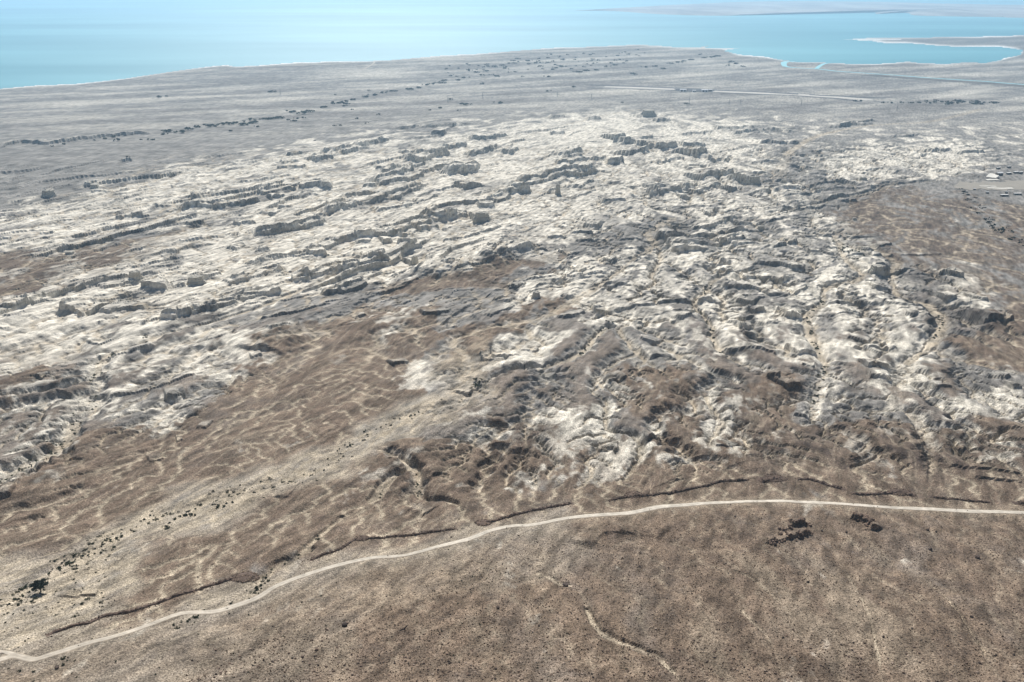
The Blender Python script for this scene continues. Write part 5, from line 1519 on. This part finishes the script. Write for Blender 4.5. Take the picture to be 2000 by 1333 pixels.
for i, (px, py, lab) in enumerate(pyl):
    if i == 0:
        o = p0
    else:
        o = p0.copy(); col.objects.link(o)
        for ch in p0.children:
            c2 = ch.copy(); col.objects.link(c2); c2.parent = o
    o.location = at(px, py); o.rotation_euler = (0, 0, R(35)); o.scale = (.8,) * 3
    tag(o, lab, 'pylon', 'power pylons crossing the plain')

# ------------------------------------------------------------------ bird gliding above the slope
MBIRD = simple_mat('black_feathers', (.009, .008, .009), .2, 4, 1.0)
def ray_point(px, py, dist):
    a = (px - 1000) / F; v = (py - 666.5) / F
    d_ = Vector((a, math.cos(PITCH) - v * math.sin(PITCH), -math.sin(PITCH) - v * math.cos(PITCH))).normalized()
    return Vector((0, 0, CAM_H)) + d_ * dist
body = [(-.34, .012, 0), (-.2, .04, 0), (-.08, .062, 0), (.05, .065, .0), (.13, .045, .01), (.19, .04, .025), (.235, .028, .025), (.275, .008, .015)]
vs, fs = [], []
n = 8
for x, rr, z in body:
    for k_ in range(n):
        a = 2 * math.pi * k_ / n; vs.append((x, rr * math.cos(a), z + rr * .85 * math.sin(a)))
for i in range(len(body) - 1):
    for k_ in range(n): fs.append((i * n + k_, i * n + (k_ + 1) % n, (i + 1) * n + (k_ + 1) % n, (i + 1) * n + k_))
fs.append(tuple(range(n))[::-1]); fs.append(tuple((len(body) - 1) * n + k_ for k_ in range(n)))
def sheet(pts_top, th):
    b0 = len(vs); m_ = len(pts_top)
    for q in pts_top: vs.append(q)
    for q in pts_top: vs.append((q[0], q[1], q[2] - th))
    fs.append(tuple(range(b0, b0 + m_))); fs.append(tuple(range(b0 + m_, b0 + 2 * m_))[::-1])
    for i in range(m_): fs.append((b0 + i, b0 + m_ + i, b0 + m_ + (i + 1) % m_, b0 + (i + 1) % m_))
for sg in (-1, 1):
    sheet([(.10, sg * .03, .03), (.12, sg * .22, .10), (.03, sg * .22 * 1.0, .10), (-.10, sg * .20, .09), (-.12, sg * .03, .03)], .012)
    sheet([(.12, sg * .22, .10), (.06, sg * .42, .15), (-.02, sg * .54, .17), (-.06, sg * .50, .16), (-.08, sg * .44, .15), (-.10, sg * .36, .13), (-.10, sg * .20, .09)], .01)
sheet([(-.28, .02, .005), (-.45, .09, 0), (-.47, 0, 0), (-.45, -.09, 0), (-.28, -.02, .005)], .008)
o = link('bird', mesh_from('bird', vs, fs, MBIRD), loc=ray_point(790, 1229, 88), rot=(R(-28), R(8), R(105)))
tag(o, 'black bird gliding with spread wings above the brown slope', 'bird')

# ------------------------------------------------------------------ haze
hm = bpy.data.materials.new('haze'); hm.use_nodes = True
nt = hm.node_tree; nt.nodes.clear()
out = nt.nodes.new('ShaderNodeOutputMaterial'); pv = nt.nodes.new('ShaderNodeVolumePrincipled')
pv.inputs['Color'].default_value = (.50, .76, 1.0, 1); pv.inputs['Density'].default_value = 5.6e-5; pv.inputs['Anisotropy'].default_value = .25
nt.links.new(pv.outputs[0], out.inputs['Volume'])
mb = MB(); mb.box((0, 40000, 237.5), (190000, 125000, 485))
hz = link('haze', mb.mesh('haze', hm)); tag(hz, 'thin pale blue haze lying over the plain and the sea', 'haze', kind='stuff')
print("objects", len(bpy.data.objects))
